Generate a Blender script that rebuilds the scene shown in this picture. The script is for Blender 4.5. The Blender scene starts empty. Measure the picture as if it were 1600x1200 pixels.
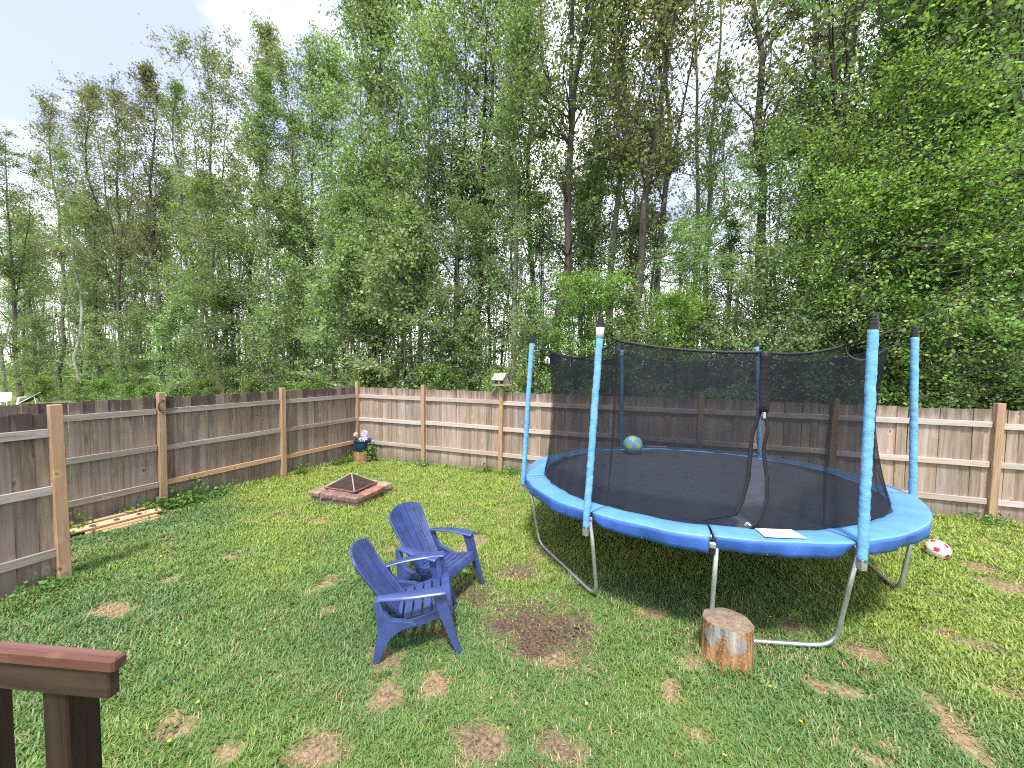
import bpy, math, random
import numpy as np
from mathutils import Vector, Matrix, Euler
R = math.radians
PI = math.pi
S = bpy.context.scene
COL = S.collection

# ------------------------------------------------------------------ camera
H = 2.33
cam_d = bpy.data.cameras.new('camera')
cam = bpy.data.objects.new('camera', cam_d); COL.objects.link(cam)
cam_d.sensor_width = 36.0; cam_d.lens = 36.0 * 579.5 / 1600.0
cam_d.clip_start = 0.05; cam_d.clip_end = 2000
YAW, PITCH, ROLL = 0.341, 0.046, 0.012
fw = Vector((-math.sin(YAW) * math.cos(PITCH), math.cos(YAW) * math.cos(PITCH), -math.sin(PITCH)))
rt = Vector((math.cos(YAW), math.sin(YAW), 0)); up = rt.cross(fw)
r2 = rt * math.cos(ROLL) + up * math.sin(ROLL); u2 = r2.cross(fw)
cam.matrix_world = Matrix(((r2.x, u2.x, -fw.x, 0), (r2.y, u2.y, -fw.y, 0), (r2.z, u2.z, -fw.z, H), (0, 0, 0, 1)))
S.camera = cam

# ------------------------------------------------------------------ sky and sun
SUN_DIR = Vector((-0.08, 0.42, -0.905)).normalized()      # the way the light travels
sd = bpy.data.lights.new('sun', 'SUN'); sd.energy = 2.5; sd.angle = R(8.0); sd.color = (1.0, 0.95, 0.86)
sun = bpy.data.objects.new('sun', sd); COL.objects.link(sun)
sun.rotation_euler = SUN_DIR.to_track_quat('-Z', 'Y').to_euler()
W = bpy.data.worlds.new('World'); S.world = W; W.use_nodes = True
nt = W.node_tree; nt.nodes.clear()
def wn(t, **k):
    n = nt.nodes.new(t)
    for a, b in k.items(): setattr(n, a, b)
    return n
wl = nt.links.new
sky = wn('ShaderNodeTexSky', sky_type='NISHITA', sun_disc=False)
sky.sun_elevation = math.asin(-SUN_DIR.z); sky.sun_rotation = math.atan2(-SUN_DIR.x, -SUN_DIR.y)
sky.air_density = 1.0; sky.dust_density = 1.5
skm = wn('ShaderNodeMix', data_type='RGBA', blend_type='MIX')
skm.inputs['Factor'].default_value = 0.60
skm.inputs[7].default_value = (3.4, 3.5, 5.6, 1)
wl(sky.outputs[0], skm.inputs[6])
tc = wn('ShaderNodeTexCoord')
sep = wn('ShaderNodeSeparateXYZ'); wl(tc.outputs['Generated'], sep.inputs[0])
mz = wn('ShaderNodeMath', operation='MAXIMUM'); wl(sep.outputs[2], mz.inputs[0]); mz.inputs[1].default_value = 0.0
az = wn('ShaderNodeMath', operation='ADD'); wl(mz.outputs[0], az.inputs[0]); az.inputs[1].default_value = 0.35
dx = wn('ShaderNodeMath', operation='DIVIDE'); wl(sep.outputs[0], dx.inputs[0]); wl(az.outputs[0], dx.inputs[1])
dy = wn('ShaderNodeMath', operation='DIVIDE'); wl(sep.outputs[1], dy.inputs[0]); wl(az.outputs[0], dy.inputs[1])
cmb = wn('ShaderNodeCombineXYZ'); wl(dx.outputs[0], cmb.inputs[0]); wl(dy.outputs[0], cmb.inputs[1]); cmb.inputs[2].default_value = 14.95
cn = wn('ShaderNodeTexNoise'); cn.inputs['Scale'].default_value = 1.55; cn.inputs['Detail'].default_value = 7; cn.inputs['Roughness'].default_value = 0.55
wl(cmb.outputs[0], cn.inputs['Vector'])
cr = wn('ShaderNodeValToRGB'); cr.color_ramp.elements[0].position = 0.42; cr.color_ramp.elements[1].position = 0.62
wl(cn.outputs[0], cr.inputs[0])
cm = wn('ShaderNodeMix', data_type='RGBA', blend_type='MIX')
hz = wn('ShaderNodeMapRange'); wl(sep.outputs[2], hz.inputs[0]); hz.inputs[1].default_value = 0.12; hz.inputs[2].default_value = 0.36; hz.inputs[3].default_value = 1.0; hz.inputs[4].default_value = 0.0
hm = wn('ShaderNodeMath', operation='MAXIMUM'); wl(cr.outputs[0], hm.inputs[0]); wl(hz.outputs[0], hm.inputs[1])
wl(hm.outputs[0], cm.inputs['Factor']); wl(skm.outputs[2], cm.inputs[6]); cm.inputs[7].default_value = (8.2, 8.2, 8.4, 1)
bg = wn('ShaderNodeBackground'); bg.inputs[1].default_value = 0.12; wl(cm.outputs[2], bg.inputs[0])
wo = wn('ShaderNodeOutputWorld'); wl(bg.outputs[0], wo.inputs[0])
S.view_settings.view_transform = 'Standard'; S.view_settings.look = 'None'
S.view_settings.exposure = 1.34; S.view_settings.gamma = 1.0
try: S.view_settings.use_curve_mapping = False
except Exception: pass
S.render.engine = 'CYCLES'
cy = S.cycles
cy.max_bounces = 6; cy.diffuse_bounces = 3; cy.glossy_bounces = 2; cy.transmission_bounces = 4; cy.transparent_max_bounces = 12
cy.use_denoising = False; cy.caustics_reflective = False; cy.caustics_refractive = False
cy.sample_clamp_indirect = 6
cy.filter_width = 1.1

# ------------------------------------------------------------------ materials
MATS = {}
class NB:
    def __init__(s, name):
        s.m = bpy.data.materials.new(name); s.m.use_nodes = True
        s.t = s.m.node_tree; s.t.nodes.clear(); s.o = s.t.nodes.new('ShaderNodeOutputMaterial'); MATS[name] = s.m
    def n(s, t, ins=None, **k):
        nd = s.t.nodes.new(t)
        for a, b in k.items(): setattr(nd, a, b)
        for a, b in (ins or {}).items():
            if hasattr(b, 'is_linked') or isinstance(b, bpy.types.NodeSocket): s.t.links.new(b, nd.inputs[a])
            else: nd.inputs[a].default_value = b
        return nd
    def math(s, op, a, b=0.0, c=None, clamp=False):
        d = {0: a, 1: b}
        if c is not None: d[2] = c
        n = s.n('ShaderNodeMath', d, operation=op); n.use_clamp = clamp
        return n.outputs[0]
    def mix(s, f, a, b, blend='MIX'):
        return s.n('ShaderNodeMix', {0: f, 6: a, 7: b}, data_type='RGBA', blend_type=blend).outputs[2]
    def noise(s, vec, scale, detail=4, rough=0.55, dist=0.0):
        return s.n('ShaderNodeTexNoise', {'Vector': vec, 'Scale': scale, 'Detail': detail, 'Roughness': rough, 'Distortion': dist}).outputs[0]
    def ramp(s, f, stops):
        r = s.n('ShaderNodeValToRGB', {0: f}); e = r.color_ramp.elements
        while len(e) < len(stops): e.new(0.5)
        for i, (p, c) in enumerate(stops):
            e[i].position = p; e[i].color = (c, c, c, 1) if not isinstance(c, tuple) else (*c, 1)
        return r.outputs[0]
    def mapping(s, vec, scale, loc=None):
        d = {'Vector': vec, 'Scale': scale}
        if loc is not None: d['Location'] = loc
        return s.n('ShaderNodeMapping', d).outputs[0]
    def bump(s, h, strength=0.3, dist=0.01):
        return s.n('ShaderNodeBump', {'Height': h, 'Strength': strength, 'Distance': dist}).outputs[0]
    def out(s, sh): s.t.links.new(sh, s.o.inputs[0]); return s.m
    def principled(s, col, rough=0.7, normal=None, **k):
        d = {'Base Color': col, 'Roughness': rough}
        if normal is not None: d['Normal'] = normal
        d.update(k)
        return s.out(s.n('ShaderNodeBsdfPrincipled', d).outputs[0])
def c4(c): return (c[0], c[1], c[2], 1)

def simple(name, col, rough=0.6, var=0.12, scale=8.0, bump=0.15, metallic=0.0, bscale=None, spec=0.4, rnd=0.0):
    b = NB(name); tcn = b.n('ShaderNodeTexCoord').outputs['Object']
    f = b.noise(tcn, scale, 5)
    c = b.mix(b.ramp(f, [(0.3, 0.0), (0.7, 1.0)]), c4([x * (1 - var) for x in col]), c4([min(1, x * (1 + var)) for x in col]))
    if rnd: c = b.n('ShaderNodeHueSaturation', {'Color': c, 'Hue': b.math('MULTIPLY_ADD', b.n('ShaderNodeObjectInfo').outputs['Random'], .05, .475), 'Value': b.math('MULTIPLY_ADD', b.n('ShaderNodeObjectInfo').outputs['Random'], 2 * rnd, 1 - rnd)}).outputs[0]
    nm = b.bump(b.noise(tcn, bscale or scale * 6, 4), bump, 0.01)
    return b.principled(c, rough, nm, Metallic=metallic, **{'Specular IOR Level': spec})

def wood(name, a, b_, dark, stain=None, grain=1.0, hue=0.12, axis='z', rough=0.85, grey=(0.30, 0.29, 0.30), greyamt=0.3):
    """weathered board: streaky grain along the piece, knots, random tone for each piece"""
    b = NB(name); tcn = b.n('ShaderNodeTexCoord').outputs['Object']
    oi = b.n('ShaderNodeObjectInfo').outputs['Random']
    off = b.n('ShaderNodeVectorMath', {0: (37.0, 11.0, 23.0), 'Scale': oi}, operation='SCALE').outputs[0]
    v = b.n('ShaderNodeVectorMath', {0: tcn, 1: off}, operation='ADD').outputs[0]
    sc = {'z': (34, 34, 1.6), 'x': (1.6, 34, 34), 'y': (34, 1.6, 34)}[axis]
    sk = {'z': (7, 7, 4.6), 'x': (4.6, 7, 7), 'y': (7, 4.6, 7)}[axis]
    g = b.noise(b.mapping(v, sc), 1.0, 6, 0.62, 0.7)
    big = b.noise(b.mapping(v, tuple(x * 0.16 for x in sc)), 1.0, 3)
    col = b.mix(b.ramp(g, [(0.28, 0.0), (0.72, 1.0)]), c4(dark), c4(a))
    col = b.mix(b.ramp(big, [(0.35, 0.0), (0.7, 1.0)]), col, c4(b_), 'MIX') if False else b.mix(b.math('MULTIPLY', b.ramp(big, [(0.4, 0.0), (0.66, 1.0)]), 0.55), col, c4(b_))
    gr = b.noise(b.mapping(v, tuple(x * 0.3 for x in sc)), 1.3, 4)
    col = b.mix(b.math('MULTIPLY', b.ramp(gr, [(0.45, 0.0), (0.65, 1.0)]), greyamt), col, c4(grey))
    knv = b.n('ShaderNodeTexVoronoi', {'Vector': b.n('ShaderNodeVectorMath', {0: b.mapping(v, sk), 1: b.n('ShaderNodeVectorMath', {0: b.n('ShaderNodeTexNoise', {'Vector': v, 'Scale': 9.0}).outputs[1], 'Scale': 0.35}, operation='SCALE').outputs[0]}, operation='ADD').outputs[0], 'Scale': 1.0, 'Randomness': 1.0})
    gate = b.math('LESS_THAN', b.n('ShaderNodeSeparateXYZ', {0: knv.outputs['Color']}).outputs[0], 0.30)
    kn = b.math('MULTIPLY_ADD', gate, -1.0, b.math('ADD', knv.outputs['Distance'], 1.0))
    col = b.mix(b.ramp(kn, [(0.04, 0.8), (0.09, 0.5), (0.14, 0.0)]), col, c4([x * 0.30 for x in dark]))
    col = b.mix(b.ramp(kn, [(0.13, 0.0), (0.19, 0.35), (0.32, 0.0)]), col, c4([min(1, x * 1.45) for x in a]))
    tone = b.math('MULTIPLY_ADD', oi, 2 * hue, 1 - hue)
    r2_ = b.math('FRACT', b.math('MULTIPLY', oi, 17.31))
    col = b.mix(b.math('MULTIPLY', r2_, 0.35), col, b.mix(1.0, col, (1.12, 0.93, 0.82, 1), 'MULTIPLY'))
    hs = b.n('ShaderNodeHueSaturation', {'Color': col, 'Value': tone, 'Saturation': 1.0, 'Fac': 1.0, 'Hue': 0.5}).outputs[0]
    if stain:
        z0, amt = stain
        sz = b.n('ShaderNodeSeparateXYZ', {0: tcn}).outputs[2]
        wob = b.noise(b.mapping(v, (14, 14, 1.2)), 1.0, 4)
        m = b.math('ADD', sz, b.math('MULTIPLY', b.math('SUBTRACT', wob, 0.5), 0.9))
        m = b.ramp(b.math('MULTIPLY', b.math('SUBTRACT', m, z0), 3.0, clamp=True), [(0.0, 0.0), (0.6, 1.0)])
        hs = b.mix(b.math('MULTIPLY', m, b.math('MULTIPLY', amt, b.ramp(b.math('FRACT', b.math('MULTIPLY', oi, 9.7)), [(0.1, 0.25), (0.6, 1.0)]))), hs, (0.050, 0.034, 0.040, 1))
        m2 = b.math('SUBTRACT', b.math('ADD', sz, b.math('MULTIPLY', b.math('SUBTRACT', wob, 0.5), 0.35)), 0.16)
        m2 = b.ramp(b.math('MULTIPLY_ADD', m2, -5.0, 0.5, clamp=True), [(0.1, 0.0), (1.0, 0.45)])
        hs = b.mix(m2, hs, (0.13, 0.14, 0.075, 1))
    nm = b.bump(g, 0.5, 0.004)
    return b.principled(hs, rough, nm, **{'Specular IOR Level': 0.2})

wood('board_brown', (0.315, 0.255, 0.20), (0.265, 0.19, 0.135), (0.11, 0.082, 0.063), stain=(1.42, 0.8), hue=0.26, grey=(0.31, 0.275, 0.275), greyamt=.5)
wood('board_tan', (0.43, 0.345, 0.265), (0.345, 0.245, 0.175), (0.15, 0.115, 0.087), stain=(1.56, 0.6), hue=0.22, grey=(0.42, 0.37, 0.385), greyamt=0.55)
wood('rail_grey_y', (0.46, 0.42, 0.38), (0.38, 0.31, 0.25), (0.25, 0.21, 0.18), axis='y', grey=(0.45, 0.45, 0.47), greyamt=0.6)
wood('rail_grey_x', (0.55, 0.48, 0.42), (0.47, 0.375, 0.30), (0.30, 0.24, 0.20), axis='x', grey=(0.52, 0.50, 0.52), greyamt=0.6)
wood('rail_fresh_y', (0.60, 0.40, 0.22), (0.50, 0.31, 0.17), (0.34, 0.21, 0.12), axis='y', greyamt=0.1)
wood('post_tan', (0.47, 0.325, 0.205), (0.39, 0.255, 0.155), (0.235, 0.15, 0.095), greyamt=0.2, grey=(0.42, 0.37, 0.32))
wood('fresh_plank', (0.80, 0.62, 0.38), (0.70, 0.48, 0.27), (0.56, 0.38, 0.22), axis='y', greyamt=0.05)
wood('red_plank', (0.58, 0.33, 0.19), (0.46, 0.25, 0.14), (0.32, 0.18, 0.11), axis='y', greyamt=0.05)
wood('deck_stain', (0.075, 0.040, 0.030), (0.050, 0.026, 0.020), (0.014, 0.008, 0.007), axis='x', greyamt=0.3, grey=(0.11, 0.075, 0.062), rough=0.55)
wood('deck_stain_z', (0.048, 0.025, 0.020), (0.032, 0.017, 0.014), (0.010, 0.006, 0.005), axis='z', greyamt=0.25, grey=(0.09, 0.058, 0.05), rough=0.6)
wood('deck_cap', (0.17, 0.075, 0.058), (0.13, 0.055, 0.045), (0.06, 0.026, 0.022), axis='x', greyamt=0.45, grey=(0.30, 0.19, 0.165), rough=0.6)
wood('feeder_wood', (0.42, 0.38, 0.31), (0.34, 0.30, 0.25), (0.20, 0.17, 0.14), axis='x', greyamt=0.5)
wood('dark_wood', (0.10, 0.075, 0.055), (0.07, 0.05, 0.04), (0.04, 0.03, 0.025), axis='z', greyamt=0.2)

# bark of standing trees
def bark(name, a, b_, dark, sc=(9, 9, 2.2)):
    b = NB(name); tcn = b.n('ShaderNodeTexCoord').outputs['Object']
    oi = b.n('ShaderNodeObjectInfo').outputs['Random']
    n1 = b.noise(b.mapping(tcn, sc), 1.0, 6, 0.65, 0.4)
    n2 = b.noise(b.mapping(tcn, (1.2, 1.2, 0.5)), 1.0, 3)
    c = b.mix(b.ramp(n1, [(0.32, 0.0), (0.62, 1.0)]), c4(dark), c4(a))
    c = b.mix(b.ramp(n2, [(0.4, 0.0), (0.6, 0.8)]), c, c4(b_))
    c = b.n('ShaderNodeHueSaturation', {'Color': c, 'Value': b.math('MULTIPLY_ADD', oi, 0.5, 0.75)}).outputs[0]
    return b.principled(c, 0.9, b.bump(n1, 0.7, 0.03), **{'Specular IOR Level': 0.15})
bark('bark_grey', (0.23, 0.215, 0.185), (0.13, 0.115, 0.098), (0.035, 0.030, 0.026), sc=(13, 13, 3.5))
bark('bark_pale', (0.36, 0.37, 0.30), (0.26, 0.27, 0.215), (0.085, 0.078, 0.062), sc=(4, 4, 5))
bark('bark_dark', (0.12, 0.105, 0.09), (0.07, 0.06, 0.052), (0.02, 0.017, 0.015), sc=(13, 13, 3.5))

def leafmat(name, dark, light, accent, trans=0.35, rnd=0.22, acc_amt=0.25, rough=0.55):
    b = NB(name)
    t = b.n('ShaderNodeAttribute', attribute_name='tint').outputs['Fac']
    oi = b.n('ShaderNodeObjectInfo').outputs['Random']
    c = b.mix(t, c4(dark), c4(light))
    a2 = b.math('FRACT', b.math('MULTIPLY', t, 7.77))
    c = b.mix(b.ramp(a2, [(1 - acc_amt, 0.0), (1 - acc_amt + 0.02, 1.0)]), c, c4(accent))
    c = b.n('ShaderNodeHueSaturation', {'Color': c, 'Hue': b.math('MULTIPLY_ADD', oi, 0.035, 0.4825), 'Value': b.math('MULTIPLY_ADD', oi, 2 * rnd, 1 - rnd)}).outputs[0]
    d = b.n('ShaderNodeBsdfPrincipled', {'Base Color': c, 'Roughness': rough, 'Specular IOR Level': 0.35}).outputs[0]
    tr = b.n('ShaderNodeBsdfTranslucent', {'Color': b.mix(1.0, c, (1.25, 1.2, 0.6, 1), 'MULTIPLY')}).outputs[0]
    return b.out(b.n('ShaderNodeMixShader', {0: trans, 1: d, 2: tr}).outputs[0])
leafmat('leaf_green', (0.108, 0.200, 0.070), (0.255, 0.395, 0.150), (0.34, 0.46, 0.23), trans=.45)
leafmat('leaf_pale', (0.135, 0.230, 0.090), (0.300, 0.440, 0.185), (0.39, 0.50, 0.27), trans=.45)
leafmat('leaf_brown', (0.140, 0.180, 0.080), (0.265, 0.335, 0.150), (0.285, 0.230, 0.155), acc_amt=0.22, trans=.45)
leafmat('leaf_bright', (0.100, 0.220, 0.045), (0.260, 0.460, 0.105), (0.35, 0.53, 0.16), trans=.45)
leafmat('leaf_shrub', (0.095, 0.175, 0.050), (0.235, 0.370, 0.110), (0.32, 0.43, 0.16), trans=.4)
leafmat('leaf_weed', (0.060, 0.135, 0.030), (0.160, 0.280, 0.065), (0.20, 0.31, 0.09))

def grassmat():
    b = NB('grass_blades')
    t = b.n('ShaderNodeAttribute', attribute_name='tint').outputs['Fac']
    dry = b.n('ShaderNodeAttribute', attribute_name='dry').outputs['Fac']
    geo = b.n('ShaderNodeNewGeometry').outputs['Position']
    lo = b.noise(geo, 0.55, 4); mid = b.noise(geo, 3.2, 4)
    c = b.mix(t, (0.066, 0.148, 0.052, 1), (0.195, 0.325, 0.120, 1))
    c = b.mix(b.ramp(lo, [(0.42, 0.0), (0.64, 0.55)]), c, b.mix(t, (0.150, 0.255, 0.040, 1), (0.320, 0.450, 0.085, 1)))
    c = b.mix(b.ramp(mid, [(0.52, 0.0), (0.70, 0.55)]), c, b.mix(t, (0.105, 0.200, 0.080, 1), (0.25, 0.385, 0.16, 1)))
    sun_tint = b.n('ShaderNodeAttribute', attribute_name='sun_tint').outputs['Fac']
    c = b.mix(sun_tint, c, b.mix(t, (0.225, 0.310, 0.045, 1), (0.440, 0.530, 0.105, 1)))  # sunlit yellow mixed into the blade colour
    c = b.mix(dry, c, b.mix(t, (0.30, 0.215, 0.115, 1), (0.54, 0.43, 0.255, 1)))
    d = b.n('ShaderNodeBsdfPrincipled', {'Base Color': c, 'Roughness': 0.5, 'Specular IOR Level': 0.3}).outputs[0]
    tr = b.n('ShaderNodeBsdfTranslucent', {'Color': b.mix(1.0, c, (1.2, 1.15, 0.6, 1), 'MULTIPLY')}).outputs[0]
    b.out(b.n('ShaderNodeMixShader', {0: 0.3, 1: d, 2: tr}).outputs[0])
grassmat()
def groundmat():
    b = NB('lawn_soil')
    bare = b.n('ShaderNodeAttribute', attribute_name='bare').outputs['Fac']
    soil = b.n('ShaderNodeAttribute', attribute_name='soil').outputs['Fac']
    geo = b.n('ShaderNodeNewGeometry').outputs['Position']
    f = b.noise(geo, 38, 6, 0.7); g = b.noise(geo, 7, 5)
    green = b.mix(f, (0.075, 0.130, 0.032, 1), (0.17, 0.25, 0.075, 1))
    tan = b.mix(b.ramp(f, [(0.36, 0.0), (0.62, 1.0)]), (0.12, 0.075, 0.045, 1), (0.43, 0.315, 0.20, 1))
    drk = b.mix(b.ramp(f, [(0.38, 0.0), (0.66, 1.0)]), (0.035, 0.025, 0.020, 1), (0.18, 0.125, 0.09, 1))
    br = b.mix(soil, tan, drk)
    br = b.mix(b.ramp(g, [(0.45, 0.0), (0.7, 0.5)]), br, drk)
    c = b.mix(bare, green, br)
    b.principled(c, 0.95, b.bump(f, 0.8, 0.02), **{'Specular IOR Level': 0.1})
groundmat()
simple('plastic_blue', (0.036, 0.062, 0.200), 0.42, 0.28, 7, 0.08, spec=0.9)
simple('pad_blue', (0.110, 0.285, 0.56), 0.45, 0.14, 4, 0.5, bscale=11, spec=0.4)
simple('skirt_blue', (0.046, 0.130, 0.47), 0.5, 0.12, 4, 0.6, bscale=13, spec=0.4)
simple('sleeve_blue', (0.145, 0.37, 0.61), 0.45, 0.16, 9, 0.6, bscale=30, spec=0.4)
simple('mat_black', (0.045, 0.052, 0.076), 0.62, 0.15, 6, 0.25, bscale=60, spec=0.4)
simple('strap_black', (0.012, 0.012, 0.018), 0.6, 0.1, 20, 0.2)
simple('cap_black', (0.014, 0.014, 0.016), 0.38, 0.1, 20, 0.05)
simple('galvanised', (0.50, 0.52, 0.53), 0.38, 0.16, 22, 0.06, metallic=0.75)
simple('label_white', (0.78, 0.79, 0.80), 0.5, 0.04, 30, 0.05)
simple('label_print', (0.40, 0.42, 0.46), 0.5, 0.04, 30, 0.05)
simple('ball_blue', (0.17, 0.50, 0.72), 0.4, 0.06, 9, 0.05)
simple('ball_yellow', (0.62, 0.66, 0.10), 0.4, 0.06, 9, 0.05)
simple('ball_white', (0.78, 0.76, 0.74), 0.45, 0.05, 9, 0.05)
simple('ball_red', (0.55, 0.03, 0.06), 0.45, 0.06, 9, 0.05)
simple('stone_brown', (0.255, 0.175, 0.14), 0.9, 0.45, 14, 0.8, bscale=40, rnd=.3)
simple('stone_grey', (0.22, 0.185, 0.15), 0.9, 0.45, 14, 0.8, bscale=40, rnd=.3)
simple('brick_red', (0.28, 0.135, 0.10), 0.9, 0.35, 9, 0.7, bscale=40)
simple('ash', (0.07, 0.065, 0.06), 0.95, 0.4, 12, 0.8)
simple('rust_red', (0.23, 0.085, 0.07), 0.7, 0.25, 14, 0.3)
simple('bar_tan', (0.38, 0.30, 0.23), 0.6, 0.2, 14, 0.2)
simple('pot_blue', (0.014, 0.045, 0.10), 0.22, 0.2, 6, 0.05, spec=0.6)
simple('petal_white', (0.36, 0.37, 0.48), 0.6, 0.05, 9, 0.05)
simple('petal_core', (0.28, 0.38, 0.66), 0.6, 0.1, 9, 0.05)
simple('petal_pink', (0.66, 0.36, 0.33), 0.6, 0.1, 9, 0.05)
simple('yellow_petal', (0.80, 0.60, 0.03), 0.6, 0.12, 60, 0.2)
simple('wire_dark', (0.03, 0.03, 0.034), 0.5, 0.1, 9, 0.05)
simple('chair_white', (0.80, 0.80, 0.79), 0.5, 0.04, 9, 0.05)
simple('sling_dark', (0.07, 0.075, 0.09), 0.7, 0.1, 9, 0.1)
simple('seed_pale', (0.62, 0.58, 0.50), 0.7, 0.1, 9, 0.05)
def netmat(name, col, op, sc=None):
    b = NB(name)
    d = b.n('ShaderNodeBsdfDiffuse', {'Color': c4(col)}).outputs[0]
    t = b.n('ShaderNodeBsdfTransparent', {}).outputs[0]
    tcn = b.n('ShaderNodeTexCoord').outputs['Object']
    f = b.math('MULTIPLY_ADD', b.noise(b.mapping(tcn, (5, 5, 1.2)), 1.0, 4), 0.22, op - 0.11)
    b.out(b.n('ShaderNodeMixShader', {0: f, 1: t, 2: d}).outputs[0])
netmat('net_black', (0.024, 0.026, 0.034), 0.64)
netmat('screen_mesh', (0.055, 0.042, 0.042), 0.72)
# cut log: pale stripped wood with grey bark remains
def logmat():
    b = NB('log_side'); tcn = b.n('ShaderNodeTexCoord').outputs['Object']
    v = b.mapping(tcn, (22, 22, 3))
    g = b.noise(v, 1.0, 6, 0.65, 0.6)
    spk = b.noise(tcn, 60, 4, 0.7)
    c = b.mix(b.ramp(g, [(0.32, 0.0), (0.64, 1.0)]), (0.085, 0.036, 0.018, 1), (0.47, 0.25, 0.115, 1))
    c = b.mix(b.ramp(spk, [(0.52, 0.0), (0.66, 0.7)]), c, (0.60, 0.38, 0.20, 1))
    bz = b.n('ShaderNodeAttribute', attribute_name='barkmask').outputs['Fac']
    gb = b.mix(b.ramp(g, [(0.3, 0.0), (0.66, 1.0)]), (0.10, 0.085, 0.075, 1), (0.46, 0.42, 0.38, 1))
    c = b.mix(bz, c, gb)
    b.principled(c, 0.9, b.bump(g, 0.9, 0.02), **{'Specular IOR Level': 0.15})
    b = NB('log_top'); tcn = b.n('ShaderNodeTexCoord').outputs['Object']
    w = b.n('ShaderNodeTexWave', {'Vector': tcn, 'Scale': 14.0, 'Distortion': 3.0, 'Detail': 3.0}, wave_type='RINGS', rings_direction='Z').outputs[1]
    g = b.noise(tcn, 16, 6, 0.7)
    c = b.mix(b.ramp(g, [(0.3, 0.0), (0.7, 1.0)]), (0.13, 0.095, 0.07, 1), (0.36, 0.285, 0.215, 1))
    c = b.mix(b.math('MULTIPLY', w, 0.25), c, (0.10, 0.075, 0.06, 1))
    b.principled(c, 0.9, b.bump(g, 0.6, 0.01), **{'Specular IOR Level': 0.15})
logmat()
M = MATS

# ------------------------------------------------------------------ mesh helpers
def new_mesh(name, v, f, mats, smooth=False, midx=None):
    me = bpy.data.meshes.new(name)
    me.from_pydata([tuple(map(float, p)) for p in v], [], [tuple(map(int, q)) for q in f])
    for m in (mats if isinstance(mats, (list, tuple)) else [mats]): me.materials.append(M[m] if isinstance(m, str) else m)
    if smooth: me.polygons.foreach_set('use_smooth', [True] * len(me.polygons))
    if midx is not None: me.polygons.foreach_set('material_index', midx)
    me.update(); return me
def np_mesh(name, v, loops, sizes, mats, attrs=None, smooth=False):
    """big meshes straight from numpy arrays; attrs: {name: per-face floats}"""
    me = bpy.data.meshes.new(name)
    me.vertices.add(len(v)); me.vertices.foreach_set('co', np.asarray(v, np.float32).ravel())
    me.loops.add(len(loops)); me.loops.foreach_set('vertex_index', np.asarray(loops, np.int32))
    me.polygons.add(len(sizes)); st = np.concatenate([[0], np.cumsum(sizes)[:-1]]).astype(np.int32)
    me.polygons.foreach_set('loop_start', st)
    try: me.polygons.foreach_set('loop_total', np.asarray(sizes, np.int32))
    except Exception: pass
    me.materials.append(M[mats])
    for k, (dom, a) in (attrs or {}).items():
        at = me.attributes.new(k, 'FLOAT', dom); at.data.foreach_set('value', np.asarray(a, np.float32))
    if smooth: me.polygons.foreach_set('use_smooth', np.ones(len(sizes), bool))
    me.update(calc_edges=True); me.validate()
    return me
def link(name, me, parent=None, loc=(0, 0, 0), rot=(0, 0, 0), scale=(1, 1, 1)):
    o = bpy.data.objects.new(name, me); COL.objects.link(o)
    o.location = loc; o.rotation_euler = rot; o.scale = scale
    if parent is not None: o.parent = parent
    return o
def tag(o, label=None, cat=None, group=None, kind=None):
    if label: o['label'] = label
    if cat: o['category'] = cat
    if group: o['group'] = group
    if kind: o['kind'] = kind
    return o
def thing(name, label, cat, loc=(0, 0, 0), rz=0.0, group=None, rot=None):
    o = link(name, None, None, loc, rot or (0, 0, rz)); o.empty_display_size = 0.1
    return tag(o, label, cat, group)
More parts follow.
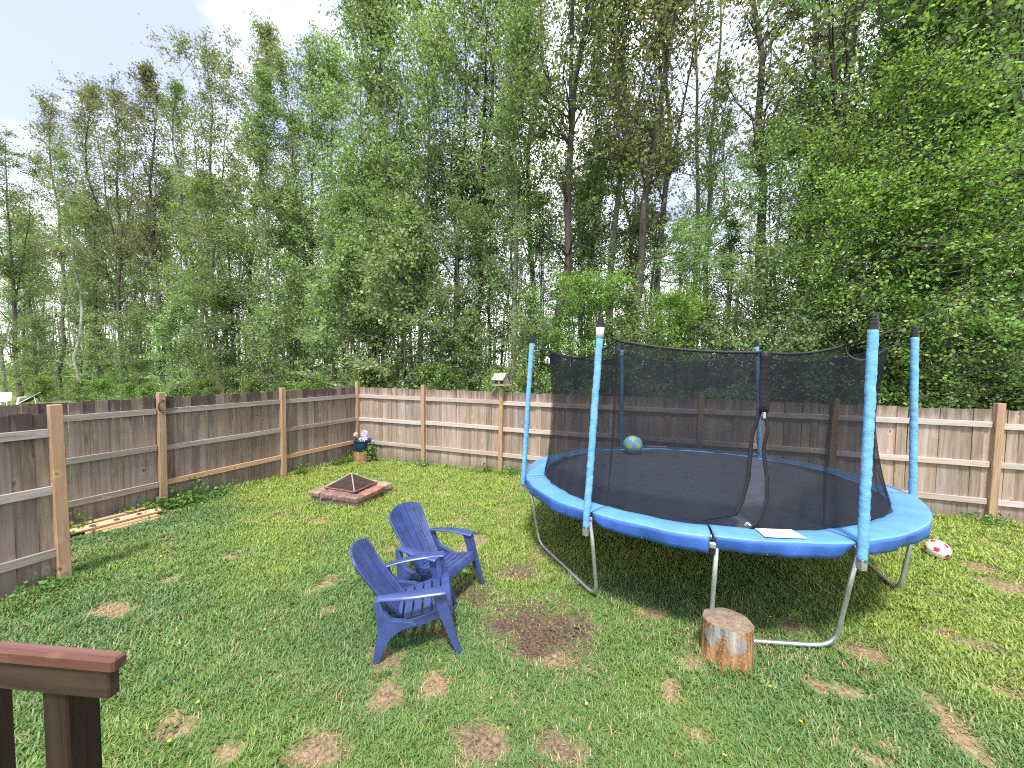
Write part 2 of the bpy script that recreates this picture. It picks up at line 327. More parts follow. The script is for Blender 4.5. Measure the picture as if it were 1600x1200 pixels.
class MB:
    def __init__(s): s.v = []; s.f = []; s.mi = []; s.cur = 0
    def add(s, v, f):
        n = len(s.v); s.v += [tuple(p) for p in v]; s.f += [tuple(i + n for i in q) for q in f]; s.mi += [s.cur] * len(f); return s
    def box(s, c, d, rz=0.0, bev=0.0, rot=None):
        x, y, z = [k / 2 for k in d]; b = min(bev, x * .9, y * .9, z * .9)
        if b <= 0:
            v = [(sx * x, sy * y, sz * z) for sx in (-1, 1) for sy in (-1, 1) for sz in (-1, 1)]
            f = [(0, 1, 3, 2), (4, 6, 7, 5), (0, 4, 5, 1), (2, 3, 7, 6), (0, 2, 6, 4), (1, 5, 7, 3)]
        else:
            v = []; f = []
            for k, (zz, q) in enumerate(((-z, b), (-z + b, 0), (z - b, 0), (z, b))):
                for (sx, sy, ex) in ((-1, -1, 0), (-1, -1, 1), (1, -1, 1), (1, -1, 0), (1, 1, 0), (1, 1, 1), (-1, 1, 1), (-1, 1, 0)):
                    v.append((sx * (x - q - (b if ex else 0)), sy * (y - q - (0 if ex else b)), zz))
            for k in range(3):
                for i in range(8):
                    j = (i + 1) % 8; f.append((k * 8 + i, k * 8 + j, k * 8 + 8 + j, k * 8 + 8 + i))
            f.append(tuple(range(7, -1, -1))); f.append(tuple(range(24, 32)))
        m = Euler(rot or (0, 0, rz)).to_matrix(); c = Vector(c)
        return s.add([m @ Vector(p) + c for p in v], f)
    def tube(s, pts, rad, n=8, caps=True):
        pts = [Vector(p) for p in pts]; k = len(pts)
        rad = rad if isinstance(rad, (list, tuple)) else [rad] * k
        v = []; f = []; ref = None
        for i, p in enumerate(pts):
            d = (pts[min(i + 1, k - 1)] - pts[max(i - 1, 0)]).normalized()
            if ref is None: ref = Vector((0, 0, 1)) if abs(d.z) < .9 else Vector((1, 0, 0))
            a = (ref - d * ref.dot(d)).normalized(); ref = a; b = d.cross(a)
            for j in range(n):
                t = 2 * PI * j / n; v.append(p + (a * math.cos(t) + b * math.sin(t)) * rad[i])
        for i in range(k - 1):
            for j in range(n): f.append((i * n + j, i * n + (j + 1) % n, (i + 1) * n + (j + 1) % n, (i + 1) * n + j))
        if caps: f.append(tuple(range(n - 1, -1, -1))); f.append(tuple(range((k - 1) * n, k * n)))
        return s.add(v, f)
    def lathe(s, prof, n=20, c=(0, 0, 0)):
        v = []; f = []; c = Vector(c)
        for r, z in prof:
            for j in range(n): t = 2 * PI * j / n; v.append(c + Vector((r * math.cos(t), r * math.sin(t), z)))
        for i in range(len(prof) - 1):
            for j in range(n): f.append((i * n + j, i * n + (j + 1) % n, (i + 1) * n + (j + 1) % n, (i + 1) * n + j))
        f.append(tuple(range(n - 1, -1, -1))); f.append(tuple(range((len(prof) - 1) * n, len(prof) * n)))
        return s.add(v, f)
    def ribbon(s, pts, dirs, w, th):
        """flat strap: centre line pts, width vectors dirs, thickness th along the normal"""
        v = []; f = []; k = len(pts)
        for i in range(k):
            p = Vector(pts[i]); d = Vector(dirs[i]).normalized() * (w / 2)
            t = (Vector(pts[min(i + 1, k - 1)]) - Vector(pts[max(i - 1, 0)])).normalized(); nn = t.cross(d).normalized() * (th / 2)
            v += [p - d - nn, p + d - nn, p + d + nn, p - d + nn]
        for i in range(k - 1):
            for j in range(4): f.append((i * 4 + j, i * 4 + (j + 1) % 4, i * 4 + 4 + (j + 1) % 4, i * 4 + 4 + j))
        f += [(3, 2, 1, 0), tuple(range(4 * k - 4, 4 * k))]
        return s.add(v, f)
    def prism(s, poly, a, b, fn):
        """extrude 2-D polygon between a and b; fn(u, v, w) -> xyz"""
        n = len(poly); v = [fn(p[0], p[1], a) for p in poly] + [fn(p[0], p[1], b) for p in poly]
        f = [tuple(range(n - 1, -1, -1)), tuple(range(n, 2 * n))] + [(i, (i + 1) % n, n + (i + 1) % n, n + i) for i in range(n)]
        return s.add(v, f)
    def mesh(s, name, mat, smooth=False):
        return new_mesh(name, s.v, s.f, mat, smooth, s.mi if isinstance(mat, (list, tuple)) else None)
    def obj(s, name, mat, parent=None, smooth=False, loc=(0, 0, 0), rot=(0, 0, 0)):
        return link(name, s.mesh(name, mat, smooth), parent, loc, rot)
def bevel(o, w=0.006, seg=2):
    m = o.modifiers.new('bevel', 'BEVEL'); m.width = w; m.segments = seg; m.limit_method = 'ANGLE'; m.angle_limit = R(35)
    return o

# ------------------------------------------------------------------ ground
def gz(x, y):
    x = np.clip(x, -14, 14); y = np.clip(y, -3, 12)
    return 0.02 + 0.012 * x - 0.012 * (y - 4)
rs = np.random.RandomState(5)
PATCH = [  # x, y, rx, ry, soil darkness, strength
 (-0.77, 3.08, 0.50, 0.38, 1.0, 1), (-0.65, 2.84, 0.22, 0.14, .2, .9), (-1.67, 2.06, 0.13, 0.11, .25, 1), (-1.36, 2.26, 0.10, 0.10, .2, 1), (-1.80, 1.60, 0.16, 0.11, .25, 1),
 (-0.88, 1.97, 0.20, 0.14, .45, 1), (-0.38, 2.13, 0.17, 0.11, .6, 1), (-4.72, 1.97, 0.22, 0.10, .1, .9), (-4.80, 2.43, 0.07, 0.09, 0, 1), (-4.76, 3.03, 0.16, 0.10, 0, .8),
 (-3.16, 2.97, 0.09, 0.17, 0, .9), (-2.76, 2.62, 0.07, 0.08, 0, .9), (-2.08, 4.31, 0.13, 0.28, 0, .85), (-2.98, 3.86, 0.11, 0.17, 0, .8), (0.25, 2.81, 0.07, 0.12, 0, 1),
 (1.24, 3.20, 0.08, 0.10, 0, 1), (1.42, 3.20, 0.12, 0.06, .05, 1), (1.77, 3.72, 0.16, 0.09, .15, 1), (1.33, 3.90, 0.16, 0.12, .25, 1), (2.66, 4.17, 0.20, 0.14, .1, .9),
 (3.73, 5.40, 0.24, 0.14, 0, .9), (3.72, 5.85, 0.15, 0.13, 0, .9), (4.48, 6.83, 0.16, 0.16, 0, .8), (1.95, 3.05, 0.09, 0.27, 0, .9), (1.46, 2.80, 0.10, 0.05, 0, .9), (1.33, 2.67, 0.08, 0.05, 0, .9),
 (0.42, 3.16, 0.12, 0.10, .2, 1), (0.11, 3.67, 0.13, 0.08, .15, .9), (-1.30, 3.92, 0.30, 0.20, .95, .8), (-1.52, 3.36, 0.26, 0.22, 1, .85), (-1.88, 2.33, 0.15, 0.10, .4, .8),
 (-1.61, 2.77, 0.20, 0.11, .6, .7), (-2.79, 1.43, 0.12, 0.08, .1, .9), (-2.27, 1.42, 0.08, 0.05, .1, .9), (-4.55, 4.22, 0.2, 0.10, 0, .5), (-3.52, 6.03, 0.25, 0.12, 0, .5), (0.38, 2.48, 0.08, 0.04, 0, .8),
 (-2.6, 4.9, 0.2, 0.1, 0, .55), (-2.05, 5.6, 0.3, 0.1, 0, .5), (-1.0, 4.35, 0.25, 0.2, .3, .5), (4.9, 4.9, .2, .12, 0, .7), (3.0, 3.3, .12, .08, 0, .8), (2.5, 3.6, .1, .06, 0, .7)]
def vnoise(x, y, sc, seed):
    r = np.random.RandomState(seed); g = r.rand(256, 256)
    u = x * sc + 100; v = y * sc + 100; i = np.floor(u).astype(int); j = np.floor(v).astype(int)
    a = u - i; b = v - j; a = a * a * (3 - 2 * a); b = b * b * (3 - 2 * b)
    q = lambda ii, jj: g[ii % 256, jj % 256]
    return q(i, j) * (1 - a) * (1 - b) + q(i + 1, j) * a * (1 - b) + q(i, j + 1) * (1 - a) * b + q(i + 1, j + 1) * a * b
def bare_at(x, y):
    wob = (vnoise(x, y, 5, 1) - .5) * 1.2 + (vnoise(x, y, 13, 2) - .5) * 0.9 + (vnoise(x, y, 31, 3) - .5) * 0.7
    b = np.zeros_like(x); so = np.zeros_like(x)
    for (px, py, rx, ry, sdk, st) in PATCH:
        d = np.sqrt(((x - px) / rx) ** 2 + ((y - py) / ry) ** 2) + wob * 0.8
        m = np.clip((1.30 - d) / 0.75, 0, 1) * st
        so = np.where(m > b, sdk, so); b = np.maximum(b, m)
    return b, so
xs = np.concatenate([[-400, -200, -120, -80, -60, -45, -36, -30, -24, -18, -14, -11], np.arange(-9, 6.51, .06), [7.5, 9, 11, 14, 18, 24, 32, 45, 70, 120, 200, 400]])
ys = np.concatenate([[-300, -100, -40, -15, -6, -3, -1, 0, .6], np.arange(1.0, 8.6, .06), [9.5, 11, 13, 16, 20, 26, 34, 45, 60, 90, 150, 300, 600]])
X, Y = np.meshgrid(xs, ys, indexing='ij')
bb, so = bare_at(X, Y)
Zg = gz(X, Y) + (vnoise(X, Y, 1.1, 3) - .5) * 0.03 * (np.abs(X) < 12) - bb * 0.012
nx, ny = X.shape; idx = np.arange(nx * ny).reshape(nx, ny)
q = np.stack([idx[:-1, :-1], idx[1:, :-1], idx[1:, 1:], idx[:-1, 1:]], -1).reshape(-1, 4)
bb2 = np.where((Y > 8.2), 0.25, bb)
me = np_mesh('ground', np.stack([X, Y, Zg], -1).reshape(-1, 3), q.ravel(), np.full(len(q), 4), 'lawn_soil', {'bare': ('POINT', bb2.ravel()), 'soil': ('POINT', so.ravel())}, smooth=True)
tag(link('ground', me), kind='structure')

def surf(x, y):
    x = np.asarray(x, float); y = np.asarray(y, float)
    b, _ = bare_at(x, y)
    return gz(x, y) + (vnoise(x, y, 1.1, 3) - .5) * 0.03 - b * 0.012
def sz(x, y): return float(surf(np.array([x]), np.array([y]))[0])

# ------------------------------------------------------------------ fences
CX, CY = -7.06, 7.80
LD = Vector((-0.1008, -0.9949, 0)); SP = 2.025
FT, RZ = 1.762, (1.568, 0.974, 0.377)
rng = random.Random(11)
board_meshes = {}
def board_mesh(w, mat, k):
    key = (round(w, 3), mat, k)
    if key not in board_meshes:
        m = MB(); r = random.Random(k)
        hh = 1.0; t = 0.018
        pts = [(-w / 2, 0), (w / 2, 0), (w / 2, hh - r.uniform(0, .006)), (-w / 2, hh - r.uniform(0, .006))]
        m.prism(pts, -t / 2, t / 2, lambda u, v, q: (u, q, v))
        board_meshes[key] = m
    return board_meshes[key]
def fence_run(root, p0, d, nrm, n_panels, mat, railmat, ext=0.0, wb=0.1335, post=True, ftop=FT, rails=RZ, post_h=(.10, .16), skip_first_post=False, fresh=(), start=0, origin=None):
    """boards behind, rails between posts on the yard side; everything in root's local space (root at p0)"""
    ang = math.atan2(d.y, d.x)
    for k in range(n_panels + 1):
        if post and not (k == 0 and skip_first_post):
            c = p0 + d * (SP * k); x, y = c.x + nrm.x * .03, c.y + nrm.y * .03
            z0 = sz(x, y) - .05; z1 = ftop + rng.uniform(*post_h)
            m = MB(); m.box((0, 0, (z1 - z0) / 2), (.092, .092, z1 - z0), bev=.004)
            link('post', m.mesh('post', 'post_tan'), root, Vector((x, y, z0)) - root.location, (R(rng.uniform(-.5, .5)), R(rng.uniform(-.6, .6)), ang + R(rng.uniform(-2, 2))))
        if k == n_panels: break
        for j, rz in enumerate(rails):
            a = p0 + d * (SP * k + .048); b = p0 + d * (SP * (k + 1) - .048); mid = (a + b) / 2
            m = MB(); L_ = (b - a).length
            m.box((0, 0, 0), (L_, .038, .088), bev=.003)
            dz = rng.uniform(-.012, .012); tilt = rng.uniform(-.004, .004)
            rm = railmat
            if (k, j) in fresh: rm = 'rail_fresh_y'
            # grain axis: rails are built along local x
            rm = {'rail_grey_y': 'rail_side', 'rail_fresh_y': 'rail_fresh'}.get(rm, rm)
            link('rail', m.mesh('rail', rm), root, Vector((mid.x + nrm.x * .012, mid.y + nrm.y * .012, rz - .044 + dz)) - root.location, (0, tilt, ang))
    L_all = SP * n_panels + ext; s = 0.0; i = 0
    while s < L_all - .02:
        w = wb * rng.choice((1, 1, 1, .97, 1.02, .86)); w = min(w, L_all - s)
        c = p0 + d * (s + w / 2); x, y = c.x - nrm.x * .0185, c.y - nrm.y * .0185
        z0 = sz(x, y) + rng.uniform(-.02, .035); hgt = ftop - z0 + rng.uniform(-.014, .010)
        key = (mat, rng.randrange(4)); kk = (round(w, 3),) + key
        if kk not in board_meshes:
            mb = MB(); t = .018; ww = w - rng.uniform(.0005, .0015); hh = 1.75
            mb.prism([(-ww / 2, 0), (ww / 2, 0), (ww / 2, hh - rng.uniform(0, .006)), (-ww / 2, hh - rng.uniform(0, .006))], -t / 2, t / 2, lambda u, v, q_: (u, q_, v))
            board_meshes[kk] = mb.mesh('board', mat)
        off = rng.choice((0, .002, -.004, .004, .008, -.006))
        link('board', board_meshes[kk], root, Vector((x - nrm.x * off, y - nrm.y * off, z0)) - root.location, (R(rng.uniform(-.3, .3)), R(rng.uniform(-.35, .35)), ang + R(rng.uniform(-3, 3))), (1, 1, hgt / 1.75))
        s += w; i += 1
wood('rail_side', (0.38, 0.34, 0.31), (0.30, 0.245, 0.205), (0.18, 0.145, 0.125), axis='x', grey=(0.39, 0.385, 0.40), greyamt=0.6)
wood('rail_fresh', (0.58, 0.39, 0.23), (0.48, 0.31, 0.18), (0.34, 0.215, 0.13), axis='x', greyamt=0.15)
corner = Vector((CX, CY, 0))
bf = thing('board_fence', 'long back board fence of pale weathered planks running behind the trampoline', 'fence', (CX, CY, 0))
fence_run(bf, corner, Vector((1, 0, 0)), Vector((0, -1, 0)), 7, 'board_tan', 'rail_grey_x', post_h=(.10, .18))
lf = thing('board_fence', 'brown side board fence with dark stained tops, from corner post to loose timber', 'fence', (CX, CY, 0))
fence_run(lf, corner, LD, Vector((0.9949, -0.1008, 0)), 5, 'board_brown', 'rail_grey_y', skip_first_post=True, fresh=((1, 2), (0, 2)), post_h=(.06, .12))
nf = thing('board_fence', 'short dark board fence panel with thick end post at the left edge', 'fence', (-5.79, 2.06, 0))
nd = Vector((-0.1008, -0.9949, 0))
fence_run(nf, Vector((-5.83, 2.06, 0)), nd, Vector((0.9949, -0.1008, 0)), 1, 'board_brown', 'rail_grey_y', wb=.15, ftop=1.80, rails=(1.64, 1.02, .345), post_h=(.075, .085))

# ------------------------------------------------------------------ trees
def tubes_np(paths, n=6):
    """paths: list of (pts (k,3), radii (k,)) -> verts, quads"""
    V = []; F = []; base = 0
    for pts, rad in paths:
        k = len(pts); d = np.gradient(pts, axis=0); d /= np.linalg.norm(d, axis=1, keepdims=True) + 1e-9
        ref = np.where(np.abs(d[:, 2:3]) < .9, np.array([[0, 0, 1.]]), np.array([[1., 0, 0]])) if k and abs(d[0, 2]) >= .9 else np.tile(np.array([[0, 0, 1.]]), (k, 1))
        if abs(d[0, 2]) >= .75: ref = np.tile(np.array([[1., 0, 0]]), (k, 1))
        a = ref - d * (ref * d).sum(1, keepdims=True); a /= np.linalg.norm(a, axis=1, keepdims=True) + 1e-9
        b = np.cross(d, a); t = np.linspace(0, 2 * PI, n, endpoint=False)
        ring = pts[:, None] + rad[:, None, None] * (a[:, None] * np.cos(t)[None, :, None] + b[:, None] * np.sin(t)[None, :, None])
        V.append(ring.reshape(-1, 3)); i = np.arange(k - 1)[:, None] * n; j = np.arange(n)[None]
        q_ = np.stack([i + j, i + (j + 1) % n, i + n + (j + 1) % n, i + n + j], -1).reshape(-1, 4) + base
        F.append(q_); base += k * n
    return np.concatenate(V), np.concatenate(F)
def leaves_np(C_, nper, sig, size, r, droop=0.3, flat=0.0, dirs=None, tl=0.0):
    """leaf diamonds strung along little twigs through the centres C_ (m,3)"""
    m = len(C_); P = np.repeat(C_, nper, 0) + r.normal(0, 1, (m * nper, 3)) * sig
    n = len(P)
    ax = r.normal(0, 1, (n, 3)); ax[:, 2] -= droop
    if dirs is not None:
        D = np.repeat(dirs, nper, 0); P = P + D * (r.uniform(-.6, .5, (n, 1)) * tl); ax += D * .9
    ax /= np.linalg.norm(ax, axis=1, keepdims=True)
    nn = r.normal(0, 1, (n, 3)); nn[:, 2] += flat; sd_ = np.cross(ax, nn); sd_ /= np.linalg.norm(sd_, axis=1, keepdims=True) + 1e-9
    s_ = size * r.uniform(.55, 1.3, (n, 1)); w_ = r.uniform(.30, .48, (n, 1))
    v = np.stack([P, P + ax * s_ * .5 + sd_ * s_ * w_, P + ax * s_ * 1.05, P + ax * s_ * .5 - sd_ * s_ * w_], 1)
    ct = np.repeat(r.uniform(0, 1, m), nper); tint = np.clip(.5 * ct + .5 * r.rand(n), 0, 1)
    return v.reshape(-1, 3), tint
def tree_proto(seed, Ht, base, cr, nb, per, nper, sig, size, trunk_r, matT, matL, el=(25, 60), prof='oval', dead=6, fork=False, wig=.25, droop=.3, tl=.7, flat=0.0):
    r = np.random.RandomState(seed); paths = []; cents = []; dirs = []
    k = 12; z = np.linspace(0, Ht, k); w = np.cumsum(r.normal(0, wig / 3, (k, 2)), 0); w -= w[0]
    tp = np.column_stack([w, z]); tr = trunk_r * (1 - np.linspace(0, 1, k) ** 1.1 * .93); tr[0] *= 1.3
    paths.append((tp, tr))
    trunks = [(tp, tr)]
    if fork:
        for q_ in range(2):
            i0 = r.randint(3, 6); a = r.uniform(0, 2 * PI); n2 = 8; zz = np.linspace(0, (Ht - z[i0]) * r.uniform(.75, .95), n2)
            off = np.linspace(0, 1, n2) ** .8 * cr * r.uniform(.35, .6)
            p2 = tp[i0] + np.column_stack([np.cos(a) * off, np.sin(a) * off, zz]) + np.column_stack([r.normal(0, .05, (n2, 2)), np.zeros(n2)]) * np.linspace(0, 1, n2)[:, None]
            t2 = tr[i0] * .62 * (1 - np.linspace(0, 1, n2) * .92); paths.append((p2, t2)); trunks.append((p2, t2))
    for i in range(nb):
        T, TR = trunks[0] if (len(trunks) == 1 or r.rand() < .5) else trunks[r.randint(1, len(trunks))]
        u = r.rand() ** .85; zb = base + (Ht - base) * u
        zb = np.clip(zb, T[0, 2], T[-1, 2] * .985); x0 = np.array([np.interp(zb, T[:, 2], T[:, 0]), np.interp(zb, T[:, 2], T[:, 1]), zb])
        f = (zb - base) / (Ht - base)
        pr = {'oval': math.sqrt(max(0.02, 1 - (2 * f - .75) ** 2 * .62)), 'cone': (1.02 - f) ** .7, 'wide': (1.03 - f) ** .45}[prof]
        Lb = cr * pr * r.uniform(.55, 1.15) * (1.0 if f < .85 else .7); a = r.uniform(0, 2 * PI); e = R(r.uniform(*el) + 18 * f)
        n2 = 6; t = np.linspace(0, 1, n2)
        bend = r.uniform(-.15, .35)
        p2 = x0 + Lb * np.column_stack([np.cos(a) * np.cos(e) * t, np.sin(a) * np.cos(e) * t, np.sin(e) * t + bend * t * t]) + r.normal(0, .05, (n2, 3)) * t[:, None]
        rb = max(.012, np.interp(zb, T[:, 2], TR) * .42) * (1 - t * .85); paths.append((p2, rb))
        for c in range(per):
            tt = r.uniform(.25, 1.05) ** .8; base_p = np.array([np.interp(min(tt, 1), t, p2[:, m_]) for m_ in range(3)])
            off = r.normal(0, 1, 3) * np.array([.22, .22, .16]) * Lb * .75
            tip = base_p + off; cents.append(tip); dv = off / (np.linalg.norm(off) + 1e-6) + .5 * (p2[-1] - p2[0]) / (Lb + 1e-6) + r.normal(0, .25, 3); dirs.append(dv / np.linalg.norm(dv))
            paths.append((np.stack([base_p, (base_p + tip) / 2 + r.normal(0, .03, 3), tip, tip + dirs[-1] * tl * .4]), np.array([.011, .008, .006, .003])))
    for i in range(dead):
        zb = base * r.uniform(.3, 1.05) if base > 1.5 else Ht * r.uniform(.2, .6); a = r.uniform(0, 2 * PI); e = R(r.uniform(-5, 35)); Lb = cr * r.uniform(.3, .8)
        x0 = np.array([np.interp(zb, z, tp[:, 0]), np.interp(zb, z, tp[:, 1]), zb]); t = np.linspace(0, 1, 4)
        p2 = x0 + Lb * np.column_stack([np.cos(a) * np.cos(e) * t, np.sin(a) * np.cos(e) * t, np.sin(e) * t]) + r.normal(0, .06, (4, 3)) * t[:, None]
        paths.append((p2, np.array([.03, .022, .014, .006])))
    v, f = tubes_np(paths[:1], 10); v2, f2 = tubes_np(paths[1:], 3)
    V = np.concatenate([v, v2]); F = np.concatenate([f, f2 + len(v)])
    tm = np_mesh('trunk', V, F.ravel(), np.full(len(F), 4), matT, smooth=True)
    if not cents or nper == 0: return tm, None
    lv, tint = leaves_np(np.array(cents), nper, sig, size, r, droop, flat, np.array(dirs), tl)
    n = len(tint); cm_ = np_mesh('crown', lv, np.arange(4 * n), np.full(n, 4), matL, {'tint': ('FACE', tint)})
    return tm, cm_
A3 = lambda a, b: np.array([a, a, b])
TP = {
 'dense':  tree_proto(1, 18, 2.4, 2.4, 92, 10, 20, .085, .098, .13, 'bark_grey', 'leaf_green', el=(20, 55), fork=True),
 'dense2': tree_proto(2, 18, 2.8, 2.2, 88, 10, 20, .085, .098, .12, 'bark_pale', 'leaf_green', el=(25, 60)),
 'pale':   tree_proto(3, 18, 2.0, 2.6, 84, 10, 20, A3(.10, .07), .100, .12, 'bark_grey', 'leaf_pale', el=(10, 50), fork=True),
 'brown':  tree_proto(4, 18, 5.0, 2.0, 64, 9, 17, .085, .090, .12, 'bark_grey', 'leaf_brown', el=(30, 62), dead=14, fork=True, wig=.5),
 'brown2': tree_proto(5, 18, 5.5, 1.8, 58, 9, 16, .08, .090, .12, 'bark_dark', 'leaf_brown', el=(30, 65), dead=16, wig=.5),
 'sparse': tree_proto(6, 18, 4.5, 1.7, 58, 8, 16, .08, .096, .11, 'bark_pale', 'leaf_green', el=(25, 60), dead=16, wig=.5),
 'sparse2': tree_proto(7, 18, 5.5, 2.0, 60, 9, 16, .085, .094, .13, 'bark_dark', 'leaf_green', el=(25, 60), dead=18, fork=True, wig=.5),
 'thin':   tree_proto(8, 17, 7.5, 1.2, 30, 6, 13, .08, .098, .075, 'bark_grey', 'leaf_green', el=(30, 65), dead=14, wig=.4),
 'thin2':  tree_proto(18, 16, 8.5, 1.1, 26, 6, 12, .08, .098, .070, 'bark_pale', 'leaf_brown', el=(30, 65), dead=18, wig=.5),
 'maple':  tree_proto(9, 7.5, .8, 2.6, 78, 12, 26, A3(.10, .035), .070, .09, 'bark_dark', 'leaf_bright', el=(-5, 35), prof='wide', fork=True, droop=.3, flat=1.8, tl=.75),
 'maple2': tree_proto(10, 10, 1.6, 2.7, 84, 12, 26, A3(.10, .035), .068, .11, 'bark_grey', 'leaf_bright', el=(0, 40), prof='oval', fork=True, droop=.3, flat=1.8, tl=.75),
 'young':  tree_proto(11, 6, .4, 1.7, 56, 9, 20, A3(.08, .05), .080, .05, 'bark_grey', 'leaf_pale', el=(5, 50), prof='wide', dead=3, droop=.7, flat=.8, tl=.6),
 'young2': tree_proto(12, 6.5, .5, 1.8, 56, 9, 20, A3(.08, .05), .080, .05, 'bark_grey', 'leaf_green', el=(5, 45), prof='wide', dead=3, fork=True, droop=.6, flat=.8, tl=.6),
 'shrub':  tree_proto(13, 2.0, .1, 1.15, 50, 8, 16, .06, .062, .02, 'bark_dark', 'leaf_shrub', el=(5, 60), prof='wide', dead=0, tl=.4),
 'shrub2': tree_proto(14, 2.0, .1, 1.25, 50, 8, 16, .06, .062, .02, 'bark_dark', 'leaf_bright', el=(5, 55), prof='wide', dead=0, tl=.4),
 'bare':   tree_proto(15, 17, 5.5, 2.0, 55, 3, 0, .2, .1, .09, 'bark_pale', None, el=(25, 60), dead=14),
}
PH = {'maple': 7.5, 'maple2': 10, 'young': 6, 'young2': 6.5, 'shrub': 2.0, 'shrub2': 2.0, 'thin': 17, 'thin2': 16, 'bare': 17}
def px2x(px, y): return y * math.tan(math.atan((px - 800) / 579.5) - YAW)
def place_tree(kind, x, y, h, label, group=None, lean=(0, 0), rz=None, wide=1.0, name=None, cat='tree'):
    s_ = h / PH.get(kind, 18); rz = rng.uniform(0, 2 * PI) if rz is None else rz
    o = thing(name or {'bare': 'bare_tree', 'shrub': 'shrub', 'shrub2': 'shrub', 'young': 'young_tree', 'young2': 'young_tree', 'maple': 'maple_tree', 'maple2': 'maple_tree'}.get(kind, 'poplar_tree'), label, cat, (x, y, float(gz(x, y)) - .04), 0, group)
    o.rotation_euler = (R(lean[1]), R(lean[0]), rz) ; o.rotation_mode = 'XYZ'
    o.matrix_basis = Matrix.Translation(o.location) @ Euler((R(lean[1]), R(lean[0]), 0)).to_matrix().to_4x4() @ Matrix.Rotation(rz, 4, 'Z') @ Matrix.Diagonal((s_ * wide, s_ * wide, s_, 1))
    tm, cm_ = TP[kind]
    link('trunk' if 'shrub' not in kind else 'stems', tm, o)
    if cm_: link('crown' if 'shrub' not in kind else 'foliage', cm_, o)
    return o
G1 = 'tall trees along the edge of the wood'
